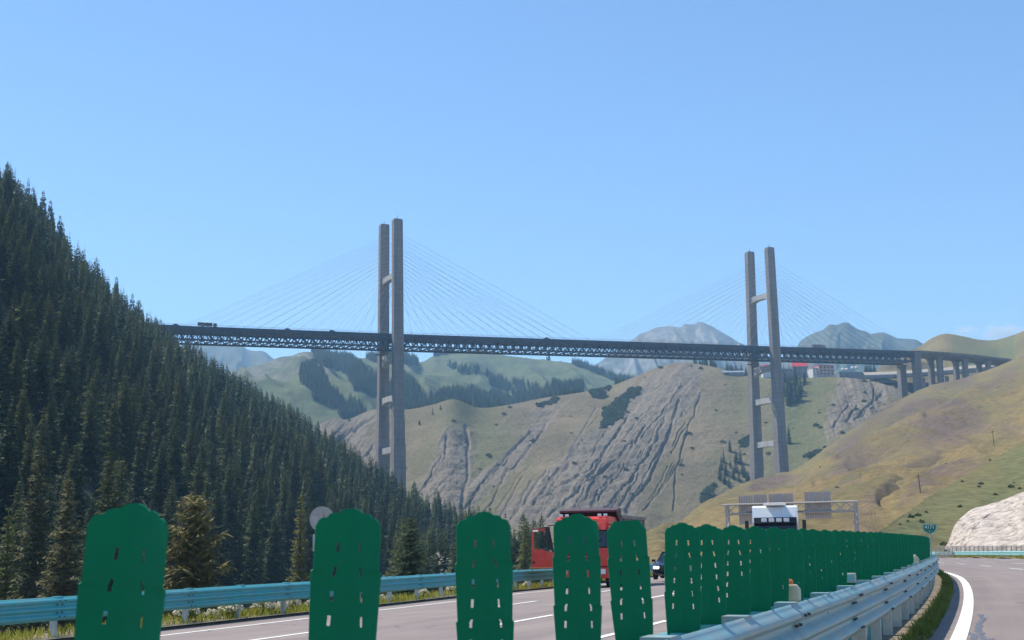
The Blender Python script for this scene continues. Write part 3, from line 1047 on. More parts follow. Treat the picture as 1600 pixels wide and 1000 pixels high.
# towers
def tower(T, ztop_near, ztop_far, zbot, sT, struts, spread, steps):
    root = link('tower', None, bridge, T - T1)
    C = Vector((T.x, T.y, 0))
    mats_ = [M['tower']]

    def leg(sign, ztop, hw_top, hw_bot):
        mb = MB()
        zs = [zbot] + sorted(steps) + [ztop - 1.4, ztop]
        segs = []
        for i in range(len(zs) - 1):
            segs.append((zs[i], zs[i + 1]))
        for i, (z0, z1) in enumerate(segs):
            def cx(z):
                t = (z - zbot) / (ztop - zbot)
                return sign * (spread[1] + (spread[0] - spread[1]) * t) / 2
            def half(z):
                t = (z - zbot) / (ztop - zbot)
                step = 0.55 * sum(1 for q in steps if z < q + 0.01 and z0 < q - 0.01)
                return 3.85 + (1 - t) * 0.7 + step * 0.6, 2.8 + (1 - t) * 0.6 + step * 0.5
            pts = []
            for z in (z0, z1):
                ha, hn = half(z)
                if z == ztop:
                    ha -= 0.5
                    hn -= 0.3
                c = 0.22
                for a, b in ((-ha + c, -hn), (ha - c, -hn), (ha, -hn + c), (ha, hn - c), (ha - c, hn), (-ha + c, hn), (-ha, hn - c), (-ha, -hn + c)):
                    pts.append(C + BD * a + BN * (b + cx(z)) + Vector((0, 0, z)))
            fs = [(k, (k + 1) % 8, 8 + (k + 1) % 8, 8 + k) for k in range(8)] + [tuple(range(7, -1, -1)), tuple(range(8, 16))]
            mb.add(pts, fs)
        mb.v = [tuple(Vector(v) - C) for v in mb.v]
        lg = mb.build('leg', M['tower'], root)
        t = MB()
        top = C * 0 + BN * (sign * spread[0] / 2)
        t.beam(Vector((top.x, top.y, ztop)), Vector((top.x, top.y, ztop + 2.6)), 0.35)
        t.build('lightning_rod', M['steel_dark'], lg)
        return lg
    leg(1, ztop_near, 0, 0)
    leg(-1, ztop_far, 0, 0)
    for z, h, arch in struts:
        t = (z - zbot) / (ztop_near - zbot)
        half_s = (spread[1] + (spread[0] - spread[1]) * t) / 2 - 3.0
        mb = MB()
        prof = [(-half_s, h / 2), (half_s, h / 2), (half_s, -h / 2 - arch)]
        for j in range(1, 8):
            u = 1 - 2 * j / 8
            prof.append((half_s * u, -h / 2 - arch * abs(u) ** 3))
        prof.append((-half_s, -h / 2 - arch))
        w = 2.6
        n_ = len(prof)
        pts = []
        for a in (-w, w):
            for q in prof:
                pts.append(BD * a + BN * q[0] + Vector((0, 0, z + q[1])))
        fs = [tuple(range(n_)), tuple(range(2 * n_ - 1, n_ - 1, -1))] + [(k, n_ + k, n_ + (k + 1) % n_, (k + 1) % n_) for k in range(n_)]
        mb.add(pts, fs)
        mb.build('crossbeam', M['tower_sunlit'], root)
    # inspection platform under the deck on the outer face
    mb = MB()
    z = bz(sT) - TH - 1.5
    mb.beam(BD * -9 + BN * -14 + Vector((0, 0, z - 2)), BD * -4.2 + BN * -14 + Vector((0, 0, z - 2)), 5, 0.3)
    for a in (-9, -6.5, -4.5):
        mb.beam(BD * a + BN * -11.6 + Vector((0, 0, z - 2)), BD * a + BN * -11.6 + Vector((0, 0, z)), 0.25)
    mb.beam(BD * -9 + BN * -11.6 + Vector((0, 0, z)), BD * -4.2 + BN * -11.6 + Vector((0, 0, z)), 0.25)
    mb.build('inspection_platform', M['steel_dark'], root)
    return root


YN = T1.y - 13
tz = lambda py: zat(py, 620, YN)
SPR1 = (33, 40)
tower(T1, tz(343.5), zat(350.5, 598, T1.y + 14), 5, 0, [(zat(435, 610, T1.y), 4.2, 1.6), (tz(556) , 6.0, 3.5), (zat(624, 608, T1.y), 4.6, 2.2), (zat(704, 608, T1.y), 4.8, 0.4)], SPR1, [tz(655), tz(696)])
YN2 = T2.y - 13
tz2 = lambda py: zat(py, 1210, YN2)
SPR2 = (32, 41)
tower(T2, zat(387.5, 1198, YN2), zat(393.5, 1170, T2.y + 14), 10, SPAN, [(zat(465, 1184, T2.y), 4.6, 2.0), (tz2(574), 5.5, 3.0), (zat(627, 1188, T2.y), 5.0, 0.8), (zat(694, 1190, T2.y), 5.0, 0.6)], SPR2, [tz2(620), tz2(688)])

# stay cables: fans to both sides of both towers, in two planes
mb_ = None
for (T, sT, zt, spr, pyr) in ((T1, 0, tz(356), SPR1, (tz(366), tz(447))), (T2, SPAN, tz2(400), SPR2, (zat(408, 1200, YN2), zat(485, 1200, YN2)))):
    for dirn in (-1, 1):
        reach = 172 if (T is T1) == (dirn > 0) or dirn else 172
        reach = SPAN / 2 - 6 if ((T is T1 and dirn > 0) or (T is T2 and dirn < 0)) else 168
        N = 15
        for plane in (-1, 1):
            for i in range(N):
                f = i / (N - 1)
                zt_ = pyr[0] + (pyr[1] - pyr[0]) * f ** 0.9
                sa = sT + dirn * (reach - (reach - 14) * f)
                tt = (zt_ - 5) / (zt - 5)
                nn = plane * (spr[1] + (spr[0] - spr[1]) * tt) / 2
                A = T + BN * nn + BD * (dirn * 3.6) + Vector((0, 0, zt_))
                B = bp(sa, plane * (DW + 0.3), 0.3)
                mb = MB()
                mb.tube(A, B, 0.10, n=5)
                bput(mb, 'stay_cable', M['cable'])

# approach viaduct -----------------------------------------------------------
via = thing('approach_viaduct', 'grey concrete viaduct on paired piers joining the bridge to the ochre hillside', 'viaduct', bp(S1, 0, 0), 0)
V0 = bp(S1, 0, 0)


def vput(mb, name, mats, **kw):
    mb.v = [tuple(Vector(v) - V0) for v in mb.v]
    return mb.build(name, mats, via, **kw)


def vp(s, n, z):
    """viaduct line: leaves along the bridge, drops slightly"""
    zz = float(np.interp(s, [0, 30, 70, 110, 150, 190], [0, -0.2, -1.2, -3.0, -6.0, -9]))
    return V0 + BD * s + BN * n + Vector((0, 0, z + zz))


mb = MB()
for i in range(24):
    a, b = i * 8.0, i * 8.0 + 8.0
    sec = ((-12, 0.9), (-11.6, 0.9), (-11.6, 0), (11.6, 0), (11.6, 0.9), (12, 0.9), (12, -1.2), (8, -3.6), (-8, -3.6), (-12, -1.2))
    q = [vp(s, *p) for s in (a, b) for p in sec]
    k = len(sec)
    mb.add(q, [(j, (j + 1) % k, k + (j + 1) % k, k + j) for j in range(k)] + [tuple(range(k)), tuple(range(2 * k - 1, k - 1, -1))])
vput(mb, 'deck', M['girder'])
for s, hw, ln in ((-3, 3.6, 90), (30, 2.6, 85), (62, 2.4, 70), (92, 2.2, 60), (118, 2.2, 50)):
    for nn in ((-11, 11) if s < 0 else (-6.2, 6.2)):
        mb = MB()
        top = -TH - 1.2 if s < 0 and nn < 0 else -3.4
        if s < 0 and nn > 0:
            top = -1.6
        c0 = vp(s, nn, top)
        mb.box(c0 - Vector((0, 0, ln / 2)), (hw * 2, hw * 1.5, ln), BANG)
        if s > 0:
            mb.box(c0 - Vector((0, 0, 0.8)), (hw * 2.6, hw * 2.2, 1.9), BANG)
        else:
            mb.box(c0 - Vector((0, 0, 0.6)), (hw * 2.3, hw * 1.9, 1.6), BANG)
        vput(mb, 'pier', M['tower'])

# lower road on piers behind the viaduct ------------------------------------------
LR0 = at(1352, 586, 1545)
low = thing('lower_road_viaduct', 'lower pale road on dark piers passing behind the viaduct', 'viaduct', LR0, 0)
pts = [at(1352, 586, 1545), at(1400, 584.5, 1530), at(1450, 581, 1520), at(1500, 577, 1510), at(1545, 573, 1500), at(1600, 570, 1490)]
mbp, mbd = MB(), MB()
M['pale_bank'] = mat('pale_bank', (0.33, 0.29, 0.24), .9, var=.15, scale=.2)
for a, b in zip(pts[:-1], pts[1:]):
    a, b = a - LR0, b - LR0
    up_ = Vector((0, 9, 4.2))
    mbp.add([a, b, b + up_, a + up_, a + Vector((0, 0, -.6)), b + Vector((0, 0, -.6)), b + up_ + Vector((0, 0, -.6)), a + up_ + Vector((0, 0, -.6))], [(0, 1, 2, 3), (7, 6, 5, 4), (0, 4, 5, 1), (1, 5, 6, 2), (2, 6, 7, 3), (3, 7, 4, 0)])
    mbd.beam(a + Vector((0, 5, -2.2)), b + Vector((0, 5, -2.2)), 12, 3.4)
mbp.build('roadway', M['pale_bank'], low)
mbd.build('deck', M['greywall'], low)
for px in (1415, 1443, 1470, 1480, 1507, 1530, 1552):
    p = at(px, np.interp(px, [1352, 1600], [590, 574]), 1522) - LR0
    mb = MB()
    mb.box(p - Vector((0, -4, 22)), (4.5, 3, 36))
    mb.build('pier', M['greywall'], low)

# traffic on the bridge -----------------------------------------------------------
def deck_vehicle(name, label, cat, s, n, parts, flip=1, group=None):
    t = thing(name, label, cat, bp(s, n, 0.02), BANG, group)
    for nm, boxes, mt_ in parts:
        if nm == 'wheel':
            for c, d in boxes:
                MB().tube((c[0], c[1] - .15, c[2]), (c[0], c[1] + .15, c[2]), .5, n=12).build('wheel', mt_, t)
            continue
        mb = MB()
        for (c, d) in boxes:
            mb.box((c[0] * flip, c[1], c[2]), d)
        mb.build(nm, mt_, t, bevel=0.12)
    return t


wh = [((-4.5, -1.0, .5), (1, .3, 1)), ((-3.2, -1.0, .5), (1, .3, 1)), ((0, -1.0, .5), (1, .3, 1)), ((4.5, -1.0, .5), (1, .3, 1)), ((-4.5, 1.0, .5), (1, .3, 1)), ((4.5, 1.0, .5), (1, .3, 1))]
deck_vehicle('articulated_lorry', 'dark articulated lorry crossing the bridge near its left end', 'lorry', -150, 8, [('trailer', [((-2, 0, 2.4), (11, 2.5, 2.5))], M['black']), ('cab', [((5.6, 0, 2.0), (2.4, 2.4, 3.0))], M['steel_dark']), ('wheel', wh, M['rubber'])])
deck_vehicle('lorry', 'grey lorry on the bridge deck right of the right tower', 'lorry', SPAN + 56, 8, [('cargo_box', [((-1, 0, 2.2), (12, 2.5, 2.8))], M['bed']), ('cab', [((6.6, 0, 1.8), (2.2, 2.4, 2.6))], M['bed']), ('wheel', wh, M['rubber'])])


def deck_car(label, s, mt_):
    t = thing('deck_car', label, 'car', bp(s, 9, 0.02), BANG, 'cars on the bridge deck')
    MB().prism([(-2.3, .35), (2.3, .35), (2.2, .95), (1.3, 1.05), (.6, 1.6), (-1.3, 1.6), (-2.2, 1.05)], 'y', -.9, .9).build('body', mt_, t)
    for a in (-1.4, 1.4):
        for b in (-.85, .85):
            MB().tube((a, b - .1, .33), (a, b + .1, .33), .33, n=10).build('wheel', M['rubber'], t)


deck_car('dark car on the bridge deck about midway between the towers', 137, M['car_black'])
deck_car('dark car on the bridge deck just behind the articulated lorry', -174, M['car_black'])
deck_car('dark car on the bridge midway between the lorry and the left tower', -88, M['car_black'])
deck_car('dark car on the bridge approaching the left tower from the left', -52, M['car_black'])
deck_car('white car on the bridge deck just left of the right tower', SPAN - 32, M['white_p'])

# ================================================================== HAMLET ON THE RIDGE
def ground_z(H, x, y):
    P = H.P.reshape(-1, 3)
    d = (P[:, 0] - x) ** 2 + (P[:, 1] - y) ** 2
    return P[d.argmin(), 2]


def on(px, py, Y, dz=0.0):
    p = at(px, py, Y)
    return Vector((p.x, p.y, p.z + dz))


def house(name, label, px, py, Y, w, d, h, wallm, roofm, roof_h=0.0, storeys=1, nwin=4, rz=0.0, group=None, cat='building'):
    base = on(px, py, Y)
    t = thing(name, label, cat, base, rz, group)
    MB().box((0, 0, h / 2 - 4), (w, d, h + 8)).build('wall', wallm, t)
    rb = MB()
    if roof_h:
        rb.prism([(-d / 2 - .6, h), (d / 2 + .6, h), (0, h + roof_h)], 'x', -w / 2 - .6, w / 2 + .6)
    else:
        rb.box((0, 0, h + .35), (w + .8, d + .8, .7))
    rb.build('roof', roofm, t)
    for st in range(storeys):
        for i in range(nwin):
            x = -w / 2 + (i + .5) * w / nwin
            z = (st + .55) * h / storeys
            MB().box((x, -d / 2 - .02, z), (w / nwin * .5, .16, h / storeys * .42)).build('window', M['glass'], t)
    return t


house('hotel', 'pink and white three-storey building on the ridge below the bridge', 1287, 588, 1600, 21, 14, 12, M['pinkwall'], M['redroof'], 0, 3, 4, R(20))
house('hotel_wing', 'pale stepped wing left of the pink building on the ridge', 1273, 588, 1598, 12, 12, 9, M['whitewall'], M['pinkwall'], 0, 3, 3, R(20))
house('red_roofed_house', 'house with a pitched bright red roof right of the right tower', 1250, 581, 1625, 18, 12, 6, M['greywall'], M['redroof'], 6, 1, 3, R(-5))
house('long_shed', 'long low grey shed beside the red-roofed house on the ridge', 1229, 583, 1622, 24, 10, 4, M['greywall'], M['greywall'], 0, 1, 5)
house('red_roofed_house', 'small red-roofed house between the legs of the right tower', 1197, 581, 1630, 10, 10, 5, M['whitewall'], M['redroof'], 4, 1, 2)
house('low_house', 'low house with a grey-blue roof left of the right tower', 1146, 585, 1655, 26, 9, 2, M['greywall'], M['blueroof'], 2.5, 1, 3)
house('flat_building', 'long flat grey building between the pink building and the lower road', 1330, 589, 1575, 30, 10, 4.5, M['greywall'], M['greywall'], 0, 1, 5)
for px, py in ((1317, 577.5), (1323, 577.5), (1332, 575), (1338, 575)):
    t = thing('yurt', 'white domed yurt on the green shelf right of the pink building', 'yurt', on(px, py + 1, 1640), 0, 'white yurts on the ridge')
    MB().lathe((0, 0, 0), [(2.2, 0), (2.2, 1.5), (1.4, 2.4), (.3, 3.0)], 14).build('felt_wall', M['whitewall'], t)
    MB().box((0, -2.15, .7), (.8, .2, 1.3)).build('door', M['redroof'], t)
wall = thing('retaining_wall', 'grey retaining wall with railings along the ridge edge below the red roof', 'wall', on(1236, 592, 1602))
MB().box((0, 0, -2), (46, 2.5, 13)).build('wall_face', M['greywall'], wall)
mb = MB()
for i in range(24):
    mb.box((-22.5 + i * 1.95, -.9, 5.4), (.22, .22, 2.2))
mb.box((0, -.9, 6.5), (46, .2, .2))
mb.build('railing', M['steel_dark'], wall)

# ================================================================== TREES
def spruce(name, h, r, whorls, per, blades, seed, leaf, narrow=0.75, low=0.06):
    """crown made of many small drooping needle sprays; returns (crown mesh, trunk mesh)"""
    rg = random.Random(seed)
    mb = MB()
    V, F = mb.v, mb.f

    def tri(a, b, c):
        n = len(V)
        V.extend((tuple(a), tuple(b), tuple(c)))
        F.append((n, n + 1, n + 2))
        mb.mi.append(0)
    for w in range(whorls):
        t = (w + rg.uniform(-.3, .3)) / whorls
        t = max(0, min(.985, t))
        z = h * (low + (1 - low) * t)
        rr = r * ((1 - t) ** narrow) * rg.uniform(.72, 1.18) * (0.75 + 0.25 * min(1, t / .12))
        npb = max(3, int(per * (0.45 + 0.55 * (1 - t))))
        a0 = rg.uniform(0, 6.28)
        for k in range(npb):
            az = a0 + 6.283 * k / npb + rg.uniform(-.35, .35)
            L = rr * rg.uniform(.65, 1.22)
            if rg.random() < .06:
                continue
            d = Vector((math.cos(az), math.sin(az), 0))
            s = Vector((-d.y, d.x, 0))
            droop = -0.38 * (1 - t) + 0.15 * t + rg.uniform(-.12, .12)
            p0 = Vector((0, 0, z))

            def P(u):
                return p0 + d * (L * u) + Vector((0, 0, L * (droop * u + .22 * u * u)))
            wd = (0.26 + .14 * rg.random()) * (0.35 * r + 0.6 * L)
            if blades <= 1:
                a, b_, c_ = P(0.05), P(1), P(.55)
                for sg in (-1, 1):
                    tri(a, b_, c_ + s * (sg * wd * 1.25) + Vector((0, 0, -wd * .9)))
            else:
                for j in range(blades):
                    u = (j + .5 + rg.uniform(-.3, .3)) / blades
                    c_ = P(u)
                    for sg in (-1, 1):
                        if rg.random() < .1:
                            continue
                        ln = wd * (1.25 - .6 * u) * rg.uniform(.7, 1.3)
                        tip = c_ + s * (sg * ln) + d * (ln * rg.uniform(.25, .9)) + Vector((0, 0, -ln * rg.uniform(.1, .75)))
                        bw = L / blades * rg.uniform(.9, 1.5)
                        tri(c_ - d * bw * .6, c_ + d * bw * .6 + Vector((0, 0, -.05)), tip)
                # tip spray
                tri(P(.8) + s * wd * .2, P(.8) - s * wd * .2, P(1.12))
    # leader
    for k in range(3):
        a = k * 2.09
        q = Vector((math.cos(a), math.sin(a), 0)) * r * .035
        tri(Vector((0, 0, h * .95)) + q, Vector((0, 0, h * .95)) - q, Vector((0, 0, h * 1.03)))
    me = bpy.data.meshes.new(name)
    me.from_pydata(V, [], F)
    me.materials.append(leaf)
    me.update()
    tb = MB()
    tb.tube((0, 0, -2.0), (0, 0, h * .97), .018 * h, .004 * h, 7 if blades > 1 else 5)
    tm = tb.mesh(name + '_trunk', M['bark'])
    return me, tm


def spruce_thing(meshes, label, loc, sc, rz, group=None, name='spruce'):
    t = thing(name, label, 'tree', loc, rz, group)
    t.scale = sc
    link('crown', meshes[0], t)
    link('trunk', meshes[1], t)
    return t


def relief(H, u, v):
    return H.point(np.array([u]), np.array([v]))[0]


# named trees standing behind the left guardrail
def tree_px(px, top_py, Y, h, r, leafkey, seed, label, group=None, narrow=.8, blades=7, whorls=34):
    top = at(px, top_py, Y)
    ms = spruce('spruce_near', h, r, whorls, 12, blades, seed, M[leafkey], narrow, .03)
    return spruce_thing(ms, label, (top.x, top.y, top.z - h), (1, 1, 1), seed * 1.3, group)


tree_px(305, 768, 84, 13.5, 3.5, 'needle_olive', 3, 'bushy ochre-green spruce behind the guardrail between the first two green boards', narrow=.55, whorls=46, blades=9)
tree_px(641, 806, 118, 13, 3.1, 'needle_green', 5, 'broad green spruce behind the guardrail between the second and third green boards', narrow=.62, whorls=40, blades=8)
tree_px(108, 742, 92, 15, 2.3, 'needle_olive', 8, 'tall olive spruce just left of the leftmost green board', narrow=.7, whorls=44, blades=8)
tree_px(62, 690, 120, 22, 3.1, 'needle_olive', 12, 'tallest olive spruce near the left edge of the picture', narrow=.7, whorls=50, blades=8)
tree_px(14, 800, 80, 12, 1.9, 'needle_green', 14, 'small green spruce at the left picture edge above the guardrail', narrow=.75, whorls=34)
tree_px(172, 700, 128, 20, 2.9, 'needle_green', 17, 'spruce rising right behind the top of the leftmost green board', narrow=.7, whorls=46)
tree_px(470, 772, 130, 17, 2.0, 'needle_green', 19, 'slim light green spruce just left of the round sign', narrow=.75, whorls=44)
tree_px(820, 832, 165, 12, 2.2, 'needle_green', 23, 'slim spruce between the third green board and the red truck door', narrow=.75, whorls=32)
tree_px(836, 845, 150, 10, 1.6, 'needle_green', 29, 'small spruce right beside the red truck door', narrow=.75, whorls=30)

# forest ------------------------------------------------------------------
near_var = [spruce('spruce_mid', 18, r_, 40, 12, 4, 40 + i, M['needle'], nr_, .04) for i, (r_, nr_) in enumerate(((2.9, .8), (3.4, .68), (2.4, .9), (3.9, .78), (3.1, .6), (2.7, .74)))]
far_var = [spruce('spruce_far', 18, r_, 24, 9, 1, 60 + i, M['needle_far'], nr_, .04) for i, (r_, nr_) in enumerate(((3.0, .8), (3.4, .68), (2.5, .9), (3.9, .8), (3.2, .6), (2.8, .74)))]

N = 40000
u = rng.random(N)
v = rng.random(N) * 2.12
P = HA.point(u, v)
# thin to a minimum spacing, and by area
keep = []
grid = {}
for i in np.argsort(rng.random(N)):
    x, y = P[i, 0], P[i, 1]
    dmin = 4.0 + 4.6 * vnoise(np.array([x / 22]), np.array([y / 22]))[0]
    cx_, cy_ = int(x // 9.4), int(y // 9.4)
    ok = True
    for a in (-1, 0, 1):
        for b in (-1, 0, 1):
            for q in grid.get((cx_ + a, cy_ + b), ()):
                if (q[0] - x) ** 2 + (q[1] - y) ** 2 < dmin * dmin:
                    ok = False
                    break
    if ok:
        grid.setdefault((cx_, cy_), []).append((x, y))
        keep.append(i)
P = P[keep]
hs = rng.uniform(.5, 1.3, len(P)) * (1 + 0.18 * fbm(P[:, 0] / 60, P[:, 1] / 60, 2))
px, py, dz_ = proj_np(P)
_, pyt, _ = proj_np(P + np.c_[np.zeros(len(P)), np.zeros(len(P)), 18 * hs])
# keep the strip beside the road free
vis = (px > -160) & (px < 900)
P, hs, px, py, pyt, dz_ = [a[vis] for a in (P, hs, px, py, pyt, dz_)]
infr = (px > 0) & (px < 1600) & (pyt < 905) & (py > 0)
size = np.where(infr, (py - pyt), 0)
order = np.argsort(-size)
big = order[:280]
rest = order[280:]
print('forest trees', len(P), 'smallest single', size[big[-1]])
protos = []
for i, idx in enumerate(big):
    p = P[idx]
    x_, y_ = px[idx], pyt[idx]
    zones = ((50, 'at the far left picture edge'), (110, 'just left of the leftmost green board'), (190, 'behind the left half of the leftmost green board'),
             (262, 'behind the right half of the leftmost green board'), (345, 'behind the bushy ochre-green spruce'), (420, 'just right of the ochre-green spruce'),
             (485, 'just left of the round sign'), (545, 'behind the left half of the second green board'), (605, 'behind the right half of the second green board'),
             (680, 'between the second and third green boards'), (900, 'behind the third green board'))
    zn = next(z for lim, z in zones if x_ < lim)
    tier = 'low' if y_ > 790 else ('mid-height' if y_ > 700 else 'high')
    lab = 'dark forest spruce, ' + tier + ' crown ' + zn
    grp = 'forest spruces ' + tier + ' ' + zn
    s_ = hs[idx]
    spruce_thing(near_var[i % 6], lab, p, (s_ * rng.uniform(.9, 1.15), s_ * rng.uniform(.9, 1.15), s_), rng.uniform(0, 6.28), grp)


# scattered stands as single objects that place small tree meshes on points
def scatter(name, pts, scales, variants, label=None):
    coll = bpy.data.collections.new(name + '_kinds')
    for i, (c, t) in enumerate(variants):
        me = c.copy()
        coll.objects.link(bpy.data.objects.new('kind_%d' % i, me))
    me = bpy.data.meshes.new(name)
    me.vertices.add(len(pts))
    me.vertices.foreach_set('co', np.asarray(pts, np.float32).ravel())
    a = me.attributes.new('sc', 'FLOAT', 'POINT')
    a.data.foreach_set('value', np.asarray(scales, np.float32))
    me.update()
    o = link(name, me, None, kind='stuff')
    g = bpy.data.node_groups.new(name, 'GeometryNodeTree')
    g.interface.new_socket('Geometry', in_out='INPUT', socket_type='NodeSocketGeometry')
    g.interface.new_socket('Geometry', in_out='OUTPUT', socket_type='NodeSocketGeometry')
    N_ = g.nodes
    gi, go = N_.new('NodeGroupInput'), N_.new('NodeGroupOutput')
    ci = N_.new('GeometryNodeCollectionInfo')
    ci.inputs['Collection'].default_value = coll
    ci.inputs['Separate Children'].default_value = True
    iop = N_.new('GeometryNodeInstanceOnPoints')
    iop.inputs['Pick Instance'].default_value = True
    na = N_.new('GeometryNodeInputNamedAttribute')
    na.data_type = 'FLOAT'
    na.inputs['Name'].default_value = 'sc'
    rv = N_.new('FunctionNodeRandomValue')
    rv.data_type = 'FLOAT_VECTOR'
    rv.inputs[0].default_value = (-.03, -.03, 0)
    rv.inputs[1].default_value = (.03, .03, 6.28)
    g.links.new(gi.outputs[0], iop.inputs['Points'])
    g.links.new(ci.outputs[0], iop.inputs['Instance'])
    g.links.new(rv.outputs[0], iop.inputs['Rotation'])
    g.links.new(na.outputs[0], iop.inputs['Scale'])
    g.links.new(iop.outputs[0], go.inputs[0])
    md = o.modifiers.new('scatter', 'NODES')
    md.node_group = g
    return o


midm = (dz_[rest] < 430)
scatter('forest_near_slope', P[rest][midm], hs[rest][midm], near_var)
scatter('forest_upper_slope', P[rest][~midm], hs[rest][~midm], far_var)


# stands on the far slopes: sample the hill surface inside outlines
def stand(name, H, polys, density, hmul=1.0, n=200000, vmax=2.0, vmin=0.0):
    u = rng.random(n)
    v = vmin + rng.random(n) * (vmax - vmin)
    Q = H.point(u, v)
    x, y, _ = proj_np(Q)
    k = np.zeros(n, bool)
    nz = fbm(x / 9, y / 7, 3)
    for poly in polys:
        k |= inpoly(x + nz * 10, y + nz * 8, poly)
    Q = Q[k]
    if len(Q) > density:
        Q = Q[rng.permutation(len(Q))[:density]]
    sc = rng.uniform(.6, 1.15, len(Q)) * hmul
    print(name, len(Q))
    return scatter(name, Q, sc, far_var)


def z3(*pp):
    return [(250 + a / 4.324, 480 + b / 4.324) for a, b in pp]


def z4(*pp):
    return [(480 + a / 3.847, 540 + b / 3.847) for a, b in pp]


def z5(*pp):
    return [(800 + a / 3.03, 490 + b / 3.03) for a, b in pp]


stand('spruce_stands_on_meadow_mountain', HD, [
    z3((1030, 290), (1250, 318), (1290, 350), (1380, 430), (1470, 480), (1560, 560), (1560, 640), (1400, 590), (1290, 510), (1250, 450), (1100, 400), (1060, 370), (1040, 330)),
    z3((980, 400), (1080, 400), (1110, 480), (1150, 560), (1220, 620), (1380, 680), (1400, 730), (1290, 770), (1210, 750), (1210, 700), (1040, 630), (1030, 570), (940, 510)),
    z3((1300, 510), (1350, 550), (1350, 580), (1300, 575)),
    z3((1390, 318), (1460, 325), (1470, 380), (1400, 355)),
    z4((470, 60), (580, 30), (665, 72), (670, 130), (580, 115), (470, 110)),
    z4((560, 180), (640, 240), (700, 300), (760, 322), (870, 280), (980, 275), (1040, 310), (1150, 320), (1290, 310), (1300, 340), (1250, 400), (500, 400), (500, 250)),
    z4((830, 118), (910, 145), (960, 140), (1035, 150), (1035, 178), (920, 168)),
    z4((1065, 170), (1130, 200), (1230, 240), (1300, 230), (1300, 290), (1210, 285), (1100, 240)),
    z4((1320, 230), (1370, 250), (1400, 290), (1330, 285)),
    z4((750, 50), (850, 35), (880, 50), (760, 62)),
    z5((60, 196), (200, 212), (200, 224), (60, 205)),
    z5((280, 215), (360, 250), (480, 270), (600, 300), (590, 340), (480, 320), (380, 275), (280, 240)),
    z5((0, 325), (50, 330), (60, 385), (130, 390), (200, 340), (340, 345), (340, 440), (0, 440)),
], 9000, 0.95, n=400000)
# trees along and behind the crest of the scree hill
pp = []
for px_, py_, Y_ in [(640, 640, 1600), (655, 640, 1610), (668, 638, 1610), (690, 632, 1630)]:
    pp.append(at(px_, py_ + 2, Y_))
for i in range(150):
    x_ = rng.uniform(612, 790)
    pp.append(at(x_, np.interp(x_, [612, 660, 709, 760, 790], [652, 644, 634, 648, 640]) + rng.uniform(-3, 4), 1640 + rng.uniform(0, 80)))
for i in range(60):
    x_ = rng.uniform(846, 912)
    pp.append(at(x_, np.interp(x_, [846, 912], [627, 616]) + rng.uniform(0, 3), 1690 + rng.uniform(0, 30)))
for i in range(16):
    x_ = rng.uniform(960, 978)
    pp.append(at(x_, 604, 1715 + rng.uniform(0, 30)))
for i in range(26):
    x_ = rng.uniform(1082, 1122)
    pp.append(at(x_, np.interp(x_, [1082, 1105, 1122], [570, 571, 577]), 1705 + rng.uniform(0, 25)))
for i in range(30):
    x_ = rng.uniform(1130, 1168)
    pp.append(at(x_, 586, 1700 + rng.uniform(0, 30)))
for i in range(20):
    x_ = rng.uniform(1352, 1372)
    pp.append(at(x_, 588, 1640 + rng.uniform(0, 30)))
scatter('spruces_behind_scree_crest', [tuple(p - Vector((0, 0, 2))) for p in pp], rng.uniform(.55, 1.05, len(pp)), far_var)


def hill_at(H, px_, py_, vmax=2.0):
    """surface point of a hill nearest to a line of sight"""
    Q = H.P[H.V < vmax]
    x, y, _ = proj_np(Q)
    return Vector(Q[((x - px_) ** 2 + (y - py_) ** 2).argmin()])


HCf = HC
single = [(1131, 722, 'lone dark spruce at the upper left of the rocky gully'), (1141, 706, 'pointed spruce at the top of the gully left of the right tower')]
gl = [(1127, 735), (1134, 742), (1142, 732), (1150, 722), (1157, 725), (1146, 748), (1155, 752), (1163, 745), (1160, 738), (1132, 756), (1140, 762), (1168, 756), (1150, 738), (1125, 748)]
for i, (x_, y_, lb) in enumerate(single):
    spruce_thing(near_var[i], lb, hill_at(HC, x_, y_), (.75, .75, .75), i)
for i, (x_, y_) in enumerate(gl):
    s_ = rng.uniform(.6, .95)
    spruce_thing(near_var[i % 4], 'dark spruce in the clump in the rocky gully left of the right tower', hill_at(HC, x_, y_), (s_ * 1.2, s_ * 1.2, s_), i, 'spruces in the gully clump')
spruce_thing(near_var[1], 'lone dark spruce on the green slope right of the right tower', hill_at(HC, 1233, 694), (.9, .9, 1.15), 1)
tri_ = [(1221, 592), (1262, 594), (1256, 612), (1240, 645), (1224, 628)]  # dark tree shadow on the slope, built up from added spruces
for i in range(60):
    x_, y_ = rng.uniform(1218, 1264), rng.uniform(592, 645)
    if not inpoly(np.array([x_]), np.array([y_]), tri_)[0]:
        continue
    q = hill_at(HC, x_, y_, 2.1)
    s_ = rng.uniform(.6, 1.15)
    spruce_thing(near_var[i % 4], 'dark spruce added to fill the shadowed slope right of the right tower', q, (s_, s_, s_ * 1.1), i, 'spruces added to fill the shadowed slope')
spruce_thing(near_var[2], 'left one of two small spruces on the ridge just right of the left tower', hill_at(HC, 676, 648), (.5, .5, .55), 2)
spruce_thing(near_var[0], 'right one of two small spruces on the ridge just right of the left tower', hill_at(HC, 688, 640), (.45, .45, .35), 2)
spruce_thing(near_var[3], 'single small spruce lower on the slope right of the left tower', hill_at(HC, 656, 664), (.4, .4, .35), 2)

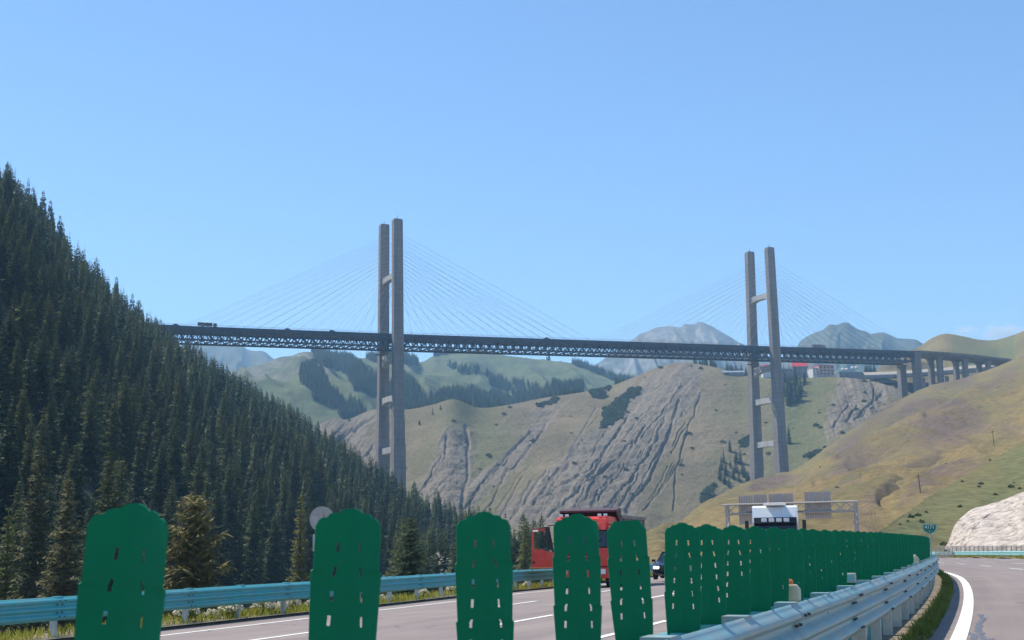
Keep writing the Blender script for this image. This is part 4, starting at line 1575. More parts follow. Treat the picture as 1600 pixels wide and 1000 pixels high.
# valley-floor spruces between the forest foot and the scree hill
vf = []
for i in range(420):
    y_ = rng.uniform(230, 900)
    x_ = np.interp(rng.random(), [0, 1], [600 + (y_ < 420) * 20, 850]) 
    p = at(x_, 800, y_)
    gz = -14 if y_ < 650 else -14 + (y_ - 650) * .03
    if 688 < x_ < 716 and y_ > 300:
        continue
    vf.append((p.x, p.y, gz))
vf = np.array(vf)
scatter('valley_floor_spruces', vf, rng.uniform(.75, 1.25, len(vf)), near_var)

# ================================================================== ROAD FURNITURE
# painted lines
ribbon('edge_line', 1.02, 1.24, -20, 260, 1.0, M['paint_white'], 0.008, kind='structure')
ribbon('edge_line', -15.72, -15.55, -20, 300, 2, M['paint_white'], 0.008, kind='structure')
ribbon('edge_line', -1.75, -1.6, -20, 300, 2, M['paint_white'], 0.008, kind='structure')
ribbon('edge_line', 16.2, 16.4, 20, 300, 2, M['paint_white'], 0.008, kind='structure')
for k in range(0, 16):
    s = -4 + k * 15
    for o in (5.3, 9.3, 13.0):
        ribbon('lane_dash', o, o + .16, s, s + 6, 1.0, M['paint_white'], 0.008, kind='structure')
for k in range(-1, 16):
    s = 3 + k * 15
    for o, ds in ((-12.0, 0), (-8.2, 4), (-4.6, 0)):
        ribbon('lane_dash', o, o + .17, s + ds, s + ds + 6, 1.0, M['paint_white'], 0.008, kind='structure')

# low kerb where the left road meets its verge
ribbon('left_kerb', -17.46, -17.3, -20, 300, 2, M['kerb'], 0.07, kind='structure')

# three-wave guardrails ----------------------------------------------------------
WAVE = []
for i in range(25):
    z = i / 24
    WAVE.append((0.085 * (0.5 - 0.5 * math.cos(2 * math.pi * 3 * z)), z * 0.506))


def rail_beam(name, s0, s1, o, ztop_f, side, material, parent, org, ds=1.0):
    """corrugated beam panel; side=+1 ridges face right"""
    mb = MB()
    n = max(2, int((s1 - s0) / ds) + 1)
    prof = [(side * (w_), z - 0.506) for w_, z in WAVE]
    back = [(side * (w_ - 0.006), z - 0.506) for w_, z in reversed(WAVE)]
    ring = prof + back
    k = len(ring)
    for i in range(n):
        s = s0 + (s1 - s0) * i / (n - 1)
        for w_, z in ring:
            p = cpos(s, o + w_) - org
            mb.v.append((p.x, p.y, ztop_f(s) + z))
    for i in range(n - 1):
        for j in range(k):
            mb.f.append((i * k + j, i * k + (j + 1) % k, (i + 1) * k + (j + 1) % k, (i + 1) * k + j)); mb.mi.append(0)
    ob = mb.build(name, material, parent)
    me = ob.data
    me.polygons.foreach_set('use_smooth', [len(p.vertices) == 4 for p in me.polygons])
    return ob


def guardrail(label, o, ztop_f, side, material, s0, s1, step, length, post_o, bolts=False, spacer=True, post_m=None, ground_f=None, posts_end=None):
    org = cpos(max(s0, 0), o)
    root = thing('guardrail', label, 'guardrail', org)
    s = s0
    while s < s1 - .1:
        e = min(s + length, s1)
        bm_ = rail_beam('beam', s, e, o, ztop_f, side, material, root, org)
        if bolts:
            mb = MB()
            for q in (s + .10, s + .28):
                for dz in (-.085, -.169, -.337, -.42):
                    p = cpos(q, o + side * (.022 if dz in (-.169, -.337) else .092)) - org
                    mb.box((p.x, p.y, ztop_f(q) + dz), (.03, .034, .022), -chead(q))
            mb.build('bolt_heads', M['bolt'], bm_, kind='stuff')
            # overlap lip
            mb = MB()
            rb = [(side * (w_ + .003), z - .506) for w_, z in WAVE]
            for q in (s - .0, s + .30):
                for w_, z in rb:
                    p = cpos(q, o + w_) - org
                    mb.v.append((p.x, p.y, ztop_f(q) + z))
            kk = len(rb)
            for j in range(kk - 1):
                mb.f.append((j, j + 1, kk + j + 1, kk + j)); mb.mi.append(0)
            mb.build('splice', material, bm_, smooth=True)
        s += length
    s = s0 + .2
    pm = post_m or M['post']
    while s < (posts_end or s1):
        p = cpos(s, post_o) - org
        g = ground_f(s)
        zt = ztop_f(s)
        mb = MB()
        h = zt - .06 - (g - .3)
        # channel-section post: web and two flanges
        mb.box((p.x, p.y, g - .3 + h / 2), (.13, .10, h), -chead(s))
        mb.build('post', pm, root)
        if spacer:
            q = (cpos(s, (post_o + o) / 2) - org)
            w_ = abs(o - post_o) + .02
            mb = MB()
            mb.box((q.x, q.y, zt - .16), (w_, .20, .34), -chead(s))
            mb.build('spacer_block', material, root)
        s += step
    return root


def zt_right(s):
    return (0.975 if s < 30 else 0.975 - .004 * (s - 30)) - 0.008 * max(0, s - 50) * .6


def zt_left(s):
    return rz_(s, -17.3) + .93


g_med = guardrail('pale blue-green guardrail on the near side of the median beside the green boards', 0.28, zt_right, 1, M['rail_pale'], -8, 140, 2, 4, 0.14, bolts=True, ground_f=lambda s: .04)
g_med2 = guardrail('teal guardrail on the far side of the median behind the green boards', -0.30, lambda s: zt_right(s) - .12, -1, M['rail_teal'], -8, 140, 2, 4, -0.17, ground_f=lambda s: .04)
g_left = guardrail('bright teal guardrail along the far edge of the left carriageway before the forest', -17.62, zt_left, 1, M['rail_teal'], 6, 150, 4 / 1.5, 4 / 1.5 * 2, -17.76, ground_f=lambda s: rz_(s, -17.3) - .1, bolts=True)
g_far = guardrail('pale green guardrail along the right carriageway below the rock cut', 18.6, lambda s: rz_(s, 21) + .84, -1, M['rail_far'], 70, 240, 4, 8, 18.8, ground_f=lambda s: rz_(s, 21) - .1)

# anti-glare boards ---------------------------------------------------------------
def board_mesh(kind):
    H, W = 0.70, 0.216
    slots = [(.155, .200), (.265, .310), (.375, .420), (.485, .530), (.595, .640), (.705, .750)]
    zr = [0.0]
    lv = sorted(set([.055, .10, .28, .286, .60, .606, 1.0] + [a for s_ in slots for a in s_]))
    lv = [l for l in lv]
    K = 5

    def half(t):
        k = W / 2
        if kind == 'plain':
            base = 1.0 + .0 * t
        else:
            base = 1.0
        if t < .283:
            f = base
        elif t < .603:
            f = base * (1.07 - .06 * (t - .283) / .32)
        else:
            f = base * (1.07 - .16 * (t - .603) / .4)
        return k * f

    def frac(t):
        c = .27 + .42 * t          # slot centre
        w_ = .046
        return [-1, -(c + w_), -(c - w_), 0, (c - w_), (c + w_), 1]

    def toprow(f):
        if kind == 'plain':
            return .075 * max(0, (abs(f) - .62) / .38)
        # five scallops on a dome
        a = abs(f)
        if a < .34:
            return .020 * (1 - math.sqrt(max(0, 1 - (a / .345) ** 2))) * 1.25
        if a < .69:
            return .022 + .020 * (1 - math.sqrt(max(0, 1 - ((a - .46) / .235) ** 2)))
        return .044 + .050 * (1 - math.sqrt(max(0, 1 - ((a - .74) / .262) ** 2)))
    rows = [None] + lv
    V, F = [], []
    idx = {}
    cols = []
    for t in rows:
        tt = 0.02 if t is None else t
        fr = frac(tt)
        xs = []
        for a, b in zip(fr[:-1], fr[1:]):
            sub = K if t is None or True else 1
            sub = 6 if (b - a) > .2 else 2
            xs.append((a, b))
        cols.append(xs)
    subs = [9, 2, 9, 9, 2, 9]
    def xs_of(t):
        fr = frac(t)
        out = []
        for (a, b), n in zip(zip(fr[:-1], fr[1:]), subs):
            out += [a + (b - a) * i / n for i in range(n)]
        return out + [1.0]
    nrow = []
    for t in rows:
        tt = 0.0 if t is None else t
        xx = xs_of(max(tt, .02))
        for f in xx:
            z = H * (1 - (toprow(f) if t is None else max(tt, toprow(f) + .004)))
            x = f * half(tt)
            y = .032 * math.cos(f * math.pi * .5) + .004 * math.exp(-(f / .16) ** 2)
            V.append((x, y, z))
        nrow.append(len(xx))
    nc = nrow[0]
    # which column spans are slots: second and fifth groups
    c0 = subs[0]
    c1 = sum(subs[:4])
    slotcols = set(range(c0, c0 + subs[1])) | set(range(c1, c1 + subs[4]))
    starts = set(a for a, b in slots)
    for r in range(len(rows) - 1):
        t0 = rows[r]
        for c in range(nc - 1):
            if t0 is not None and c in slotcols and any(a_ - 1e-6 <= t0 < b_ - 1e-6 for a_, b_ in slots):
                continue
            a = r * nc + c
            F.append((a, a + 1, a + nc + 1, a + nc))
    me = bpy.data.meshes.new('antiglare_board')
    me.from_pydata(V, [], F)
    bm = bmesh.new()
    bm.from_mesh(me)
    bmesh.ops.remove_doubles(bm, verts=bm.verts, dist=.0003)
    bmesh.ops.recalc_face_normals(bm, faces=bm.faces)
    bmesh.ops.solidify(bm, geom=bm.faces[:], thickness=0.006)
    bm.to_mesh(me)
    bm.free()
    me.materials.append(M['board'])
    for p in me.polygons:
        p.use_smooth = True
    me.set_sharp_from_angle(angle=R(35))
    return me


B_scal, B_plain = board_mesh('scalloped'), board_mesh('plain')
foot_mb = MB()
foot_mb.box((0, .02, -.02), (.16, .05, .10))
foot_mb.box((.0, .02, -.5), (.05, .05, .92))
foot_me = foot_mb.mesh('bracket', M['rail_teal'])
blabels = {0: 'largest green anti-glare board, leaning, leftmost in the picture beside the ochre-green spruce',
           1: 'second green anti-glare board from the left, half covering the round sign',
           2: 'third green anti-glare board from the left, standing alone left of the red truck',
           3: 'green anti-glare board standing in front of the red truck cab',
           4: 'green anti-glare board with cut corners instead of scallops, right of the red truck',
           5: 'green anti-glare board beginning the tightly overlapping row, right of the dark car',
           6: 'green anti-glare board directly right of the one next to the dark car',
           7: 'green anti-glare board below the left post of the sign gantry'}
SP = 1.1
lean = {0: (0.085, .02), 1: (0.05, 0), 2: (-.01, 0), 3: (0, 0), 4: (-.045, .02), 5: (0.02, 0)}
for k in range(-2, 96):
    s = k * SP if k <= 5 else 5.5 + (k - 5) * .87
    p = cpos(s, {0: -.045, 1: -.01, 2: .045, 3: .06, 4: .02, 5: .02}.get(k, 0.0))
    if k in blabels:
        lab, grp = blabels[k], 'green anti-glare boards along the median'
    elif k < 0:
        lab, grp = 'green anti-glare board on the median outside the left edge of the picture', 'green anti-glare boards along the median'
    elif k < 22:
        lab, grp = 'green anti-glare board in the overlapping row below the white lorry and gantry', 'green anti-glare boards in the overlapping row'
    else:
        lab, grp = 'green anti-glare board in the dense far end of the row near the shield sign', 'green anti-glare boards at the far end of the row'
    ztop = 1.585 - .0012 * max(0, s - 20) - .0052 * max(0, s - 50)
    lx, ly = lean.get(k, (rng.normal(0, .02), rng.normal(0, .025)))
    ztop += {0: -.009, 1: 0, 2: .008, 3: .018}.get(k, 0)
    t = thing('antiglare_board', lab, 'anti-glare board', (p.x, p.y, ztop - .70), 0, grp)
    t.rotation_euler = (ly, lx, -chead(s) * .5 + rng.normal(0, .03))
    link('board', B_plain if k == 4 else B_scal, t)
    link('bracket', foot_me, t)

# warning lamps and boxes standing on the rail ------------------------------------
def warning_lamp(s, label, cap):
    p = cpos(s, .10)
    t = thing('warning_lamp', label, 'lamp', (p.x, p.y, zt_right(s) - .02), -chead(s), None)
    MB().prism([(-.09, 0), (.09, 0), (.09, .10), (.06, .14), (-.06, .14), (-.09, .10)], 'y', -.05, .05).build('housing', M['cream'], t, bevel=.012)
    MB().lathe((0, 0, .14), [(.035, 0), (.035, .03), (.022, .045)], 12).build('cap', cap, t)
    MB().tube((-.05, -.055, .08), (-.05, -.04, .08), .025, n=10).build('lens', M['lamp_white'], t)


warning_lamp(9.1, 'cream warning lamp with an orange cap on the near median rail', M['orange'])
warning_lamp(28, 'yellowish warning lamp on the far part of the median rail', M['cream'])
p = cpos(13.6, .08)
t = thing('reflector_box', 'grey-green box on the median rail right of the orange-capped lamp', 'reflector', (p.x, p.y, zt_right(13.6) + .01), -chead(13))
MB().box((0, 0, .045), (.20, .08, .11)).build('housing', M['post'], t, bevel=.01)
MB().box((0, -.045, .045), (.16, .012, .07)).build('lens', M['rail_far'], t)

# round sign seen from behind ------------------------------------------------------
p = at(503, 811, 36)
t = thing('round_sign', 'grey back of a round sign over a plate, half hidden by the second board', 'sign', (p.x, p.y, -.6), R(-6))
zc = p.z + .6
disc = MB()
disc.lathe((0, 0, zc), [(.315, -.012), (.325, -.012), (.325, .012), (.315, .012)], 36, axis='y')
disc.v = [(v[0], v[1], v[2]) for v in disc.v]
d_ = disc.build('sign_disc', M['sign_back'], t)
rim = MB()
for i in range(36):
    a, b = 2 * math.pi * i / 36, 2 * math.pi * (i + 1) / 36
    rim.beam((.318 * math.cos(a), -.02, zc + .318 * math.sin(a)), (.318 * math.cos(b), -.02, zc + .318 * math.sin(b)), .022, .03, up=(0, 1, 0))
rim.build('rim', M['galv'], d_)
for dz in (.13, -.16):
    mb = MB(); mb.box((-.02, -.03, zc + dz), (.42, .03, .05)); mb.build('bracket', M['galv'], t, bevel=.006)
mb = MB(); mb.box((0, -.005, zc - .62), (.48, .02, .44)); mb.build('plate', M['sign_back'], t, bevel=.008)
for dz in (-.48, -.72):
    mb = MB(); mb.box((0, -.03, zc + dz), (.30, .03, .04)); mb.build('bracket', M['galv'], t)
mb = MB(); mb.tube((0, -.06, 0), (0, -.06, zc + .2), .038, n=12); mb.build('post', M['galv'], t, smooth=False)


# text helper ---------------------------------------------------------------------
def text_mesh(txt, size, material, parent, loc, rot, name='lettering', ext=.003):
    cu = bpy.data.curves.new(name, 'FONT')
    cu.body = txt
    cu.size = size
    cu.extrude = ext
    cu.align_x = 'CENTER'
    cu.align_y = 'CENTER'
    tmp = bpy.data.objects.new('tmp', cu)
    COL.objects.link(tmp)
    dg = bpy.context.evaluated_depsgraph_get()
    me = bpy.data.meshes.new_from_object(tmp.evaluated_get(dg))
    bpy.data.objects.remove(tmp)
    me.materials.clear()
    me.materials.append(material)
    o = link(name, me, parent)
    o.location = loc
    o.rotation_euler = rot
    return o


# green kilometre shield
p = at(1452.5, 826.5, 66)
t = thing('kilometre_sign', 'small green shield sign reading 4171 at the far end of the boards', 'sign', (p.x, p.y, p.z), R(-8))
shp = [(-.335, .24), (.335, .24), (.335, .02), (.26, -.13), (0, -.27), (-.26, -.13), (-.335, .02)]
MB().prism([(a, b) for a, b in shp], 'y', -.012, .012).build('shield', M['sign_green'], t)
brd = MB()
for a, b in zip(shp, shp[1:] + shp[:1]):
    brd.beam((a[0] * .93, -.016, a[1] * .93 - .002), (b[0] * .93, -.016, b[1] * .93 - .002), .016, .008, up=(0, 1, 0))
brd.build('border', M['sign_white'], t)
text_mesh('4171', .235, M['sign_white'], t, (0, -.018, .085), (R(90), 0, 0))
text_mesh('K', .10, M['sign_white'], t, (0, -.018, -.12), (R(90), 0, 0))
MB().tube((0, .04, .2), (.02, .04, -2.4), .035, n=8).build('post', M['galv'], t)

# sign gantry over the left carriageway, seen from behind ---------------------------
G0, G1 = at(1131, 789, 168), at(1338, 786, 160)
gl_ = G1 - G0
gw = gl_.length
ga = math.atan2(gl_.y, gl_.x)
gt = thing('sign_gantry', 'lattice sign gantry behind the white lorry with grey sign backs facing the camera', 'gantry', (G0.x, G0.y, -1.2), ga)
gz = G0.z + 1.2
for yy in (0, .9):
    for zz in (0, -1.15):
        MB().tube((-.3 if zz == 0 else .3, yy, gz + zz), (gw - (.0 if zz == 0 else .2), yy, gz + zz + (.0)), .11, n=8).build('chord', M['galv'], gt)
nseg = 12
for i in range(nseg):
    a, b = gw * i / nseg, gw * (i + 1) / nseg
    mb = MB()
    mb.beam((a, 0, gz), (b, 0, gz - 1.15), .09)
    mb.beam((b, .9, gz), (a, .9, gz - 1.15), .09)
    mb.beam((a, 0, gz - 1.15), (a, .9, gz - 1.15), .08)
    mb.beam((a, 0, gz), (a, .9, gz), .08)
    mb.build('lattice_bay', M['galv'], gt)
for x_ in (.25, gw - .2):
    for yy in (0, .9):
        MB().tube((x_, yy, 0), (x_, yy, gz - .0), .15, n=8).build('post', M['galv'], gt)
    mb = MB()
    for k in range(7):
        z0 = k * .85
        mb.beam((x_, 0, z0), (x_, .9, z0 + .85), .07)
    mb.build('post_bracing', M['galv'], gt)
for (x0, x1, z0, z1) in ((1150, 1174, 773, 819), (1175, 1196.5, 772, 816), (1199, 1238, 771.5, 818), (1255, 1296, 770.5, 812.5)):
    a = (x0 - 1131) / 207 * gw
    b = (x1 - 1131) / 207 * gw
    zt_ = gz + (787.5 - z0) / FPX * 163
    zb_ = gz + (787.5 - z1) / FPX * 163
    sp = MB()
    sp.box(((a + b) / 2, 1.12, (zt_ + zb_) / 2), (b - a, .06, zt_ - zb_))
    so = sp.build('sign_panel', M['sign_back_rib'], gt)
    nr = max(4, int((b - a) / .28))
    rbm = MB().box((0, 0, 0), (.10, .08, zt_ - zb_ - .1)).mesh('rib', M['sign_back'])
    for i in range(nr):
        r_ = link('rib', rbm, so)
        r_.location = (a + (b - a) * (i + .5) / nr, 1.05, (zt_ + zb_) / 2)

# thin poles on the hillside ----------------------------------------------------------
for (x0, y0, x1, y1, Y, lb) in ((1552, 673, 1557, 716, 560, 'tall thin wooden pole on the slope near the right picture edge'), (1433, 741, 1440, 781, 400, 'thin wooden pole lower on the ochre slope')):
    b = hill_at(HB3, x1, y1, 2.0)
    a = b + Vector((-.6, 0, (y1 - y0) / FPX * b.y))
    t = thing('utility_pole', lb, 'pole', b)
    MB().tube(Vector((0, 0, -2)), a - b, .16, .11, 8).build('pole', M['bark'], t)
    mb = MB(); c = (a - b); mb.beam(c + Vector((-.7, 0, -.5)), c + Vector((.7, 0, -.5)), .14); mb.build('crossarm', M['bark'], t)

# pale rock cut and fence ----------------------------------------------------------------
mtr, nt, b = base_mat('pale_rock')
oc = objcoord(nt)
f1 = noise_tex(nt, .6, 10, .72, mapping(nt, oc, (.35, 1, 3.2), (0, R(30), 0)), .15)
c1 = ramp(nt, f1, [(.36, (.16, .12, .10)), (.45, (.46, .39, .34)), (.56, (.66, .58, .50)), (.68, (.80, .72, .62))])
nt.links.new(c1, b.inputs['Base Color'])
b.inputs['Roughness'].default_value = .95
bump(nt, f1, 1.0, .8, b)
rock_pts_t = [(1504, 868, 212), (1513, 848, 214), (1521, 827, 217), (1536, 811, 220), (1550, 801, 222), (1566, 797, 222), (1582, 792, 221), (1600, 787, 218), (1640, 772, 212), (1720, 755, 200), (1900, 740, 180)]
rock_pts_b = [(1499, 872, 206), (1506, 872, 204), (1514, 872, 202), (1525, 872, 200), (1540, 872, 199), (1560, 872, 196), (1580, 872, 194), (1600, 873, 190), (1640, 874, 184), (1720, 876, 172), (1900, 880, 150)]


def dispR(h):
    P = h.P
    e = np.sin(np.clip(h.V, 0, 1) * np.pi) ** .5
    st_ = P[..., 2] * 1.1 + P[..., 0] * .35
    d = (np.abs(2 * vnoise(st_ * .9, P[..., 0] * .12) - 1) - .5) * 2.2 + fbm(P[..., 0] * .5, P[..., 2] * .5, 5, .65) * 1.6
    P[..., 1] -= d * e * (h.V < 1.01)
    P[..., 2] += fbm(P[..., 0] * .4 + 9, P[..., 2] * .3, 4) * 1.0 * e


tp = [at(*q) for q in rock_pts_t]
bt = [at(*q) for q in rock_pts_b]
HR = Hill([bt, tp, [q + Vector((1, 12, 1.0)) for q in tp], [q + Vector((2, 26, -8)) for q in tp]], 240, 110, dispR, steps=np.r_[np.linspace(0, 1, 90), np.linspace(1.06, 3, 20)])
HR.build('rock_cut', mtr)

fence = thing('mesh_fence', 'low grey wire fence behind the far guardrail before the pale rock cut', 'fence', at(1540, 868, 186))
fo = fence.location.copy()
fa, fb = at(1462, 868, 196), at(1720, 868, 168)
nb = 34
bar = MB()
for i in range(nb + 1):
    q = fa.lerp(fb, i / nb) - fo
    mb = MB()
    mb.box((q.x, q.y, .2), (.08, .08, 2.2))
    mb.build('post', M['galv'], fence)
for i in range(nb * 9):
    q = fa.lerp(fb, i / (nb * 9)) - fo
    bar.box((q.x, q.y, .45), (.03, .02, 1.6))
for zz in (-.4, .4, 1.3):
    bar.beam(fa - fo + Vector((0, 0, zz)), fb - fo + Vector((0, 0, zz)), .04)
bar.build('wire_panel', M['galv'], fence, kind='stuff')


# ================================================================== VEHICLES
def wheel(parent, loc, r=.52, w=.30):
    wt = MB().lathe(loc, [(r * .60, -w / 2), (r * .93, -w / 2), (r, -w * .36), (r, w * .36), (r * .93, w / 2), (r * .60, w / 2)], 24, axis='x').build('wheel', M['rubber'], parent)
    MB().lathe(loc, [(r * .12, -w * .5), (r * .3, -w * .46), (r * .58, -w * .40), (r * .6, -w * .2), (r * .6, w * .2), (r * .58, w * .40), (r * .3, w * .46), (r * .12, w * .5)], 20, axis='x').build('rim', M['rim'], wt)


def cab(root, body_m, visor_m, Wc=2.46, roof=3.05, base=.95, sloped=.18, lampsn=4, deflector=False, open_door=False, wtop=.55):
    """cab-over lorry cab. +y is backwards, front face at y=0, x to the right as seen from the front camera"""
    h = Wc / 2
    prof = [(0.02, base), (0.0, base + .75), (sloped * .55, roof - wtop - .07), (sloped + .12, roof - .1), (sloped + .32, roof), (1.9, roof), (2.05, roof - .12), (2.05, base)]
    # side shells with window cutouts are built from panels so the glass is set in
    wz0, wz1 = base + .85, roof - wtop
    for sg in (-1, 1):
        mb = MB()
        x0, x1 = (sg * h, sg * (h - .05))
        a, b = min(x0, x1), max(x0, x1)
        mb.prism([(0.02, base), (0.0, wz0 - .02), (1.2, wz0 - .02), (1.2, base)], 'x', a, b)
        mb.prism([(1.2, base), (1.2, roof - .02), (1.95, roof - .02), (2.05, roof - .12), (2.05, base)], 'x', a, b)
        mb.prism([(0.0, wz0), (sloped * .55, wz1), (sloped * .55 + .10, wz1), (.10, wz0)], 'x', a, b)
        mb.prism([(sloped * .55, wz1), (sloped + .12, roof - .1), (sloped + .32, roof - .02), (1.2, roof - .02), (1.2, wz1)], 'x', a, b)
        if open_door and sg == -1:
            mb = MB()
            mb.prism([(1.2, base), (1.2, roof - .02), (1.95, roof - .02), (2.05, roof - .12), (2.05, base)], 'x', a, b)
            mb.prism([(sloped * .55, wz1), (sloped + .12, roof - .1), (sloped + .32, roof - .02), (1.2, roof - .02), (1.2, wz1 + .2)], 'x', a, b)
            mb.build('side_panel', body_m, root)
            continue
        mb.build('side_panel', body_m, root)
        MB().prism([(.10, wz0), (sloped * .55 + .1, wz1), (1.2, wz1), (1.2, wz0)], 'x', sg * (h - .035) - .01, sg * (h - .035) + .01).build('side_window', M['glass'], root)
    # front lower panel, grille
    fr = MB()
    fr.box((0, .05, base + .37), (Wc - .1, .12, .78))
    fr.build('front_panel', body_m, root, bevel=.03)
    for k in range(4):
        mb = MB(); mb.box((0, -.02, base + .15 + k * .17), (Wc * .62, .06, .09)); mb.build('grille_bar', M['black'], root)
    mb = MB(); mb.box((0, -.035, base + .62), (.34, .03, .16)); mb.build('emblem', M['chrome'], root, bevel=.01)
    # windscreen
    y0, y1 = .03, sloped * .55 + .03
    mb = MB()
    mb.add([(-h + .08, y0, wz0 - .05), (h - .08, y0, wz0 - .05), (h - .12, y1, wz1), (-h + .12, y1, wz1), (-h + .08, y0 + .04, wz0 - .05), (h - .08, y0 + .04, wz0 - .05), (h - .12, y1 + .04, wz1), (-h + .12, y1 + .04, wz1)],
           [(0, 1, 2, 3), (7, 6, 5, 4), (0, 4, 5, 1), (1, 5, 6, 2), (2, 6, 7, 3), (3, 7, 4, 0)])
    ws = mb.build('windscreen', M['glass'], root)
    for xx in (-.55, .45):
        mb = MB(); mb.beam((xx, y0 - .03, wz0 - .02), (xx + .42, y0 + .0, wz0 + .30), .03); mb.build('wiper', M['black'], ws)
    # roof & visor panel over the screen
    mb = MB()
    mb.prism([(sloped * .55, wz1), (sloped + .12, roof - .1), (sloped + .32, roof), (1.9, roof), (2.0, roof - .1), (2.0, roof - .16), (sloped + .4, roof - .16), (sloped + .3, wz1)], 'x', -h + .05, h - .05)
    rf = mb.build('roof', body_m, root, bevel=.02)
    mb = MB()
    mb.prism([(sloped * .5 - .16, wz1 - .02), (sloped * .5 - .02, wz1 + .30), (sloped * .5 + .1, wz1 + .30), (sloped * .5 + .0, wz1 - .02)], 'x', -h + .08, h - .08)
    vz = mb.build('sun_visor', visor_m, root, bevel=.015)
    for i in range(lampsn):
        x = (i - (lampsn - 1) / 2) * .40
        mb = MB()
        mb.box((x, sloped * .5 - .13, wz1 + .15), (.30, .10, .20), 0)
        mb.build('marker_lamp', M['lamp_white'], vz, bevel=.04)
    if deflector:
        mb = MB()
        mb.prism([(.55, roof), (.95, roof + .14), (1.5, roof + .18), (1.75, roof)], 'x', -h * .42, h * .42)
        mb.build('roof_deflector', body_m, root, bevel=.05)
        mb = MB()
        mb.prism([(.48, roof + .01), (.62, roof + .14), (.70, roof + .14), (.56, roof + .01)], 'x', -h * .5, h * .5)
        mb.build('deflector_lip', M['sign_back'], root)
    # bumper, lamps, steps, plate
    mb = MB(); mb.box((0, -.03, base - .28), (Wc, .24, .46)); bmp_ = mb.build('bumper', visor_m if visor_m is not M['white_p'] else body_m, root, bevel=.04)
    for sg in (-1, 1):
        mb = MB(); mb.box((sg * (h - .33), -.16, base - .22), (.42, .05, .22)); mb.build('headlight', M['lamp_white'], bmp_, bevel=.03)
        # mirror
        mb = MB()
        mb.beam((sg * (h - .02), .05, roof - .35), (sg * (h + .30), -.12, roof - .35), .04)
        mb.beam((sg * (h - .02), .05, wz0 + .05), (sg * (h + .30), -.12, wz0 + .15), .04)
        ar = mb.build('mirror_arm', M['black'], root)
        mb = MB(); mb.box((sg * (h + .30), -.12, (roof + wz0) / 2 - .1), (.20, .10, .62)); mb.build('mirror', M['black'], ar, bevel=.03)
    mb = MB(); mb.box((0, -.17, base - .36), (.44, .02, .14)); mb.build('number_plate', M['plate_blue'], bmp_)
    # interior shell, floor
    mb = MB(); mb.box((0, 1.93, (base + roof) / 2), (Wc - .14, .08, roof - base - .2)); mb.build('rear_wall', M['black'], root)
    mb = MB(); mb.box((0, 1.0, base), (Wc - .12, 1.9, .10)); mb.build('floor_pan', M['black'], root)
    for sg in (-1, 1):
        mb = MB(); mb.box((sg * .6, 1.25, base + .55), (.55, .5, .25)); mb.box((sg * .6, 1.5, base + 1.05), (.5, .16, .85)); mb.build('seat', M['black'], root, bevel=.04)
        mb = MB()
        mb.prism([(.25, base - .02), (.25, base - .35), (.45, base - .05), (1.1, base + .08), (1.75, base - .05), (1.95, base - .35), (1.95, base - .02), (1.6, base + .16), (.6, base + .16)], 'x', sg * (h - .22) - .2, sg * (h - .22) + .2)
        mb.build('mudguard', M['black'], root)
        mb = MB()
        mb.box((sg * (h - .2), .1, base - .62), (.36, .3, .05)); mb.box((sg * (h - .2), .1, base - .3), (.36, .3, .05))
        mb.build('step', M['black'], root)


def lorry_at(name, label, cat, px, Y, gz, head):
    p = at(px, 850, Y)
    return thing(name, label, cat, (p.x, p.y, gz), head)


# red tipper truck -------------------------------------------------------------------
hd = -chead(52) + R(1)
rt = lorry_at('dump_truck', 'red tipper truck facing the camera with its cab door swung open', 'truck', 909, 62, -.55, hd)
rt.scale = (1.06, 1.06, 1.08)
cab(rt, M['red'], M['red'], Wc=2.34, roof=3.02, lampsn=4, open_door=True)
for xx in (-.98, -.72, .72, .98):
    mb = MB(); mb.box((xx, .42, 3.08), (.16, .10, .10)); mb.build('roof_lamp', M['lamp_white'], rt, bevel=.02)
# the open door, hinged at the front left edge
dr = MB()
hx, hz0, hz1 = -1.21, .95, 2.55
ang = R(172)


def dput(pts, nm, m_, par=rt, th=.05):
    mb = MB()
    dx, dy = -math.cos(R(8)), -math.sin(R(8))
    k = len(pts)
    v_ = [(hx + dx * a, .05 + dy * a, z) for a, z in pts] + [(hx + dx * a - dy * th, .05 + dy * a + dx * th, z) for a, z in pts]
    mb.add(v_, [tuple(range(k)), tuple(range(2 * k - 1, k - 1, -1))] + [(i, (i + 1) % k, k + (i + 1) % k, k + i) for i in range(k)])
    return mb.build(nm, m_, par)


door = dput([(.02, .93), (1.0, .93), (1.0, 1.72), (.55, 1.68), (.40, 1.60), (.02, 1.55)], 'door', M['red'])
dput([(.90, 1.72), (1.0, 1.72), (.98, 2.52), (.88, 2.52)], 'window_frame', M['red'], door)
dput([(.20, 2.44), (.98, 2.44), (.98, 2.54), (.25, 2.54)], 'window_frame', M['red'], door)
dput([(.02, 1.55), (.12, 1.55), (.30, 2.54), (.20, 2.54)], 'window_frame', M['black'], door)
dput([(.12, 1.62), (.30, 1.68), (.36, 2.42), (.24, 2.42)], 'window_pillar', M['black'], door)
dput([(.02, .88), (1.0, .88), (1.0, .93), (.02, .93)], 'reflector_strip', M['orange'], door, th=.06)
dput([(.86, 1.08), (.96, 1.08), (.96, 1.18), (.86, 1.18)], 'handle', M['black'], door, th=.08)
mb = MB(); mb.box((-2.0, -.12, 2.45), (.26, .10, .10)); mb.build('kerb_mirror', M['chrome'], door, bevel=.02)
